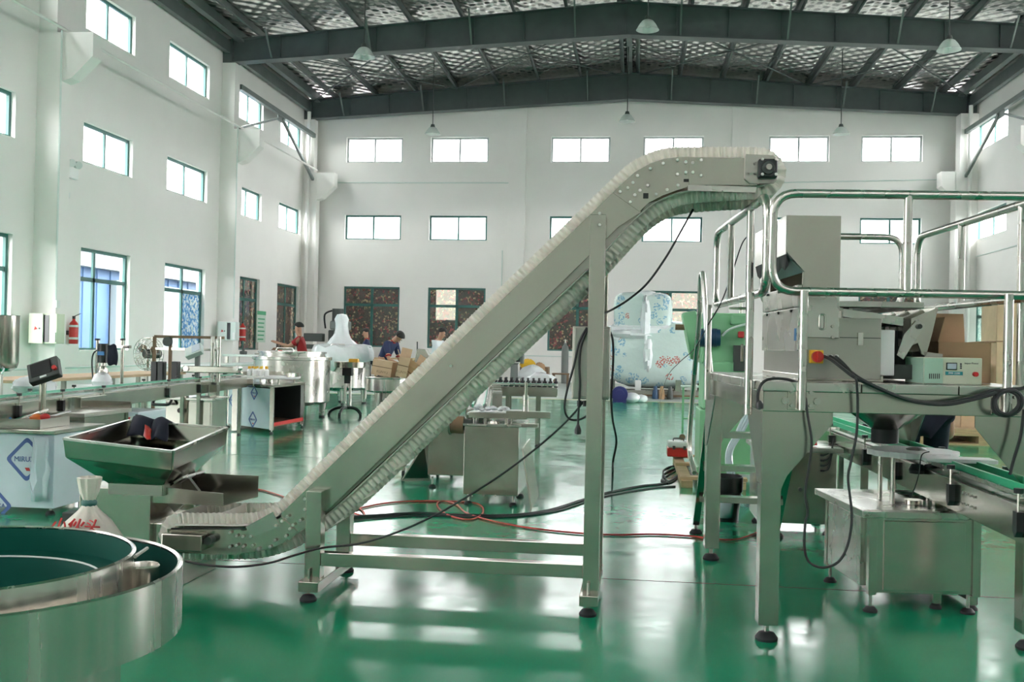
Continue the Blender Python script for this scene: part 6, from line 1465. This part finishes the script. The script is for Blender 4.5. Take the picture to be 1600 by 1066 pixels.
# operator screen
oc = P(304, 548, Y=12.3); OM = Matrix.Translation(oc) @ Matrix.Rotation(math.radians(-22), 4, 'Y') @ Matrix.Rotation(math.radians(-35), 4, 'X')
op = MB(OM).box(-.12, .10, -.03, .05, -.07, .07).build('operator_panel', 'panel_grey', lb_, bevel=.008); MB(OM).box(-.02, .09, -.036, -.03, -.05, .06).build('screen', 'screen_lcd', op)
MB().bar((oc.x+.02, 12.35, .76), (oc.x+.02, 12.35, oc.z), .05).build('panel_arm', 'gas_grey', lb_)
for px in (332, 342): c_ = P(px, 545, Y=12.2); MB().cyl((c_.x, 12.2, .8), (c_.x, 12.2, c_.z+.15), .025).build('label_column', 'steel_bright', lb_)
MB().lathe([(0, -.02), (.06, -.02), (.06, .02), (0, .02)], P(262, 534, Y=12.5), 24, R=Matrix.Rotation(math.pi/2, 3, 'X')).build('label_reel', 'cast_dark', lb_)
for px in (243, 253, 275): c_ = P(px, 575, Y=12.2); MB().box(c_.x-.04, c_.x+.04, 12.15, 12.25, .78, c_.z+.08).build('drive_motor', 'black_plastic', lb_, bevel=.01)
# standing fan
fnc = P(232, 553, Y=14.5); fn = thing('standing_fan', 'industrial standing fan with wire cage behind the labelling machine', 'fan', (fnc.x, 14.5, 0))
Rf = Matrix.Rotation(math.radians(-20), 4, 'Z')
FMt = Matrix.Translation((fnc.x, 14.5, fnc.z)) @ Rf
cg = MB(FMt)
for rr, yy in ((.24, 0), (.235, -.07), (.235, .07), (.16, -.10), (.08, -.11)): cg.tube([(rr*math.cos(t), yy, rr*math.sin(t)) for t in [2*math.pi*i/28 for i in range(28)]], .004, 5, True)
for k in range(20):
    t = 2*math.pi*k/20; cg.tube([(.05*math.cos(t), -.11, .05*math.sin(t)), (.16*math.cos(t), -.10, .16*math.sin(t)), (.235*math.cos(t), -.07, .235*math.sin(t)), (.24*math.cos(t), 0, .24*math.sin(t)), (.235*math.cos(t), .07, .235*math.sin(t))], .0028, 4)
cg.build('cage', 'steel', fn)
for k in range(3):
    t = 2*math.pi*k/3+.5; d, e = Vector((math.cos(t), 0, math.sin(t))), Vector((-math.sin(t), 0, math.cos(t)))
    MB(FMt).grid([[d*.05-e*.02+Vector((0, .02, 0)), d*.05+e*.02-Vector((0, .02, 0))], [d*.13-e*.06+Vector((0, .03, 0)), d*.13+e*.05-Vector((0, .03, 0))], [d*.21-e*.04+Vector((0, .02, 0)), d*.21+e*.04-Vector((0, .02, 0))]]).build('blade', 'wood_dark', fn, solid=.004)
MB(FMt).cyl((0, -.06, 0), (0, .2, 0), .07, n=18).build('motor', 'cast_dark', fn); MB().cyl((fnc.x+.03, 14.62, .05), (fnc.x+.03, 14.62, fnc.z-.03), .03).build('stand_pole', 'gas_grey', fn)
MB().lathe([(0, 0), (.28, 0), (.28, .02), (.06, .06), (0, .06)], (fnc.x+.03, 14.62, 0), 24).build('base', 'cast_dark', fn)
# bottle turntable with film covered cabinet
Cc, Rr, Ll = P(424, 678, Z=0), P(472, 668, Z=0), P(356, 668, Z=0)
tt = thing('bottle_turntable', 'round bottle turntable on a film covered cabinet with open side', 'turntable', (Cc+Vector((-.2, .4, 0))))
Bk = Ll+Rr-Cc; HT = .66; up = Vector((0, 0, 1))
quad4 = [Ll, Cc, Rr, Bk]
for p_ in quad4: MB().bar(p_+up*.05, p_+up*HT, .05).build('corner_post', 'steel', tt)
cpt = sum(quad4, Vector())/4
MB().prism([cpt+(p_-cpt)*1.06+up*HT for p_ in quad4], up*.035).build('table_top', 'steel', tt, fix=True)
MB().prism([p_+up*.09 for p_ in quad4], up*.02).build('shelf', 'wood_dark', tt, fix=True)
e = (Cc-Ll); L_ = e.length; TMx = rotz(math.atan2(e.y, e.x), Ll)
fpn = MB(TMx).box(0, L_, -.012, -.002, .06, HT-.02).build('film_panel', 'film', tt)
diamond(TMx @ Matrix.Translation((0, -.012, 0)), L_*.60, .17, .13, tt); diamond(TMx @ Matrix.Translation((0, -.012, 0)), L_*.12, .42, .12, tt); diamond(TMx @ Matrix.Translation((0, -.012, 0)), L_*.62, .56, .11, tt)
e2 = (Bk-Ll); TM2 = rotz(math.atan2(e2.y, e2.x), Ll); MB(TM2).box(0, e2.length, -.01, 0, .06, HT).build('back_panel', 'cast_dark', tt)
e3 = (Rr-Bk); TM3 = rotz(math.atan2(e3.y, e3.x), Bk); MB(TM3).box(0, e3.length, -.01, 0, .06, HT).build('back_panel', 'cast_dark', tt)
MB().bar(Cc+up*.13, Rr+up*.13, .03, .05).build('lower_bar', 'print_red', tt)
feet(tt, [(p_.x, p_.y) for p_ in quad4[:3]], .03, .03)
dcn = P(421, 588, Y=cpt.y); dz = dcn.z
MB().lathe([(0, dz-.03), (.46, dz-.03), (.47, dz-.02), (.47, dz), (.44, dz+.003), (0, dz+.003)], (dcn.x, dcn.y, 0), 48).build('disc', 'white_plastic', tt)
MB().lathe([(.455, dz+.0), (.458, dz+.06), (.452, dz+.06), (.449, dz+.0)], (dcn.x, dcn.y, 0), 48, a0=-.6, a1=3.9).build('guard_band', 'steel', tt)
for k in range(4): t = .7+k*1.57; MB().cyl((dcn.x+.4*math.cos(t), dcn.y+.4*math.sin(t), HT), (dcn.x+.4*math.cos(t), dcn.y+.4*math.sin(t), dz-.03), .014).build('support_post', 'steel', tt)
MB().cyl((dcn.x, dcn.y, HT), (dcn.x, dcn.y, dz-.03), .06).build('turn_shaft', 'steel', tt)
for k in range(9):
    an = math.radians(118+k*12); c_ = Vector((dcn.x+.36*math.cos(an), dcn.y+.36*math.sin(an), dz+.004)) if k < 5 else Vector((dcn.x-.28+.09*(k-5), dcn.y-.1, dz+.004))
    r = thing('capped_bottle', 'white bottle with orange cap on the turntable', 'bottle', c_, 'orange capped bottles on the turntable')
    MB().lathe([(0, 0), (.036, 0), (.038, .01), (.038, .08), (.02, .1), (.02, .11), (0, .11)], c_, 14).build('bottle', 'white_plastic', r); MB().cyl(c_+up*.108, c_+up*.14, .024, n=12).build('cap', 'amber', r)
# transfer link between conveyor and turntable
tk_ = thing('transfer_unit', 'small steel transfer unit between conveyor and turntable', 'machine', (-5.75, 14.2, 0))
MB().box(-5.95, -5.55, 14.1, 14.4, .66, .78).build('housing', 'steel', tk_, bevel=.01); MB().bar((-5.75, 14.25, .02), (-5.75, 14.25, .66), .08).build('leg', 'steel', tk_)
for x in (-5.85, -5.65): MB().cyl((x, 14.08, .83), (x, 14.08, .90), .03).build('clamp_knob', 'black_plastic', tk_); MB().box(x-.03, x+.03, 14.06, 14.1, .70, .83).build('clamp_block', 'black_plastic', tk_)
# benches along the left wall
for (x0, x1, y0, y1, z, lb, mt) in ((-8.9, -8.0, 12.5, 17.5, .74, 'long pale pink bench along the left wall under the near windows', 'cardboard_light'), (-9.4, -8.6, 18.6, 24.5, .8, 'long grey bench along the left wall beyond the fan', 'panel_grey')):
    r = thing('wall_bench', lb, 'bench', ((x0+x1)/2, (y0+y1)/2, 0)); MB().box(x0, x1, y0, y1, z-.04, z).build('bench_top', mt, r, bevel=.005)
    for x in (x0+.05, x1-.05):
        for y in (y0+.1, (y0+y1)/2, y1-.1): MB().box(x-.03, x+.03, y-.03, y+.03, 0, z-.04).build('leg', 'steel_dull', r)
# machine with printed film lying under the conveyor
lowm = thing('film_box', 'low box with torn printed film under the left conveyor', 'box', (-5.0, 9.6, 0))
a, b = P(148, 690, Y=9.5).x, P(215, 690, Y=9.5).x
MB().box(a, b, 9.5, 10.1, .06, .60).build('cabinet', 'film', lowm, bevel=.01); feet(lowm, [(a+.05, 9.55), (b-.05, 9.55)], .04)
MB().box(a, b, 9.49, 9.5, .5, .56).build('red_print', 'panel_grey', lowm)
for k in range(5): x = a+.06+k*(b-a-.1)/5; MB().prism([(x, 9.489, .51), (x+.025, 9.489, .51), (x+.035, 9.489, .55), (x+.01, 9.489, .55)], (0, -.002, 0)).build('print_mark', 'print_red', lowm, fix=True)
MB().box(b-.02, b+.0, 9.48, 9.5, .06, .58).build('tape_edge', 'cast_dark', lowm)
bxx = P(108, 765, Y=6.6); tag(MB().box(bxx.x-.05, bxx.x+.05, 6.6, 6.7, 0, .12).build('socket_box', 'cast_dark', bevel=.008), 'dark extension socket box on the floor by the red hose coil', 'socket box')
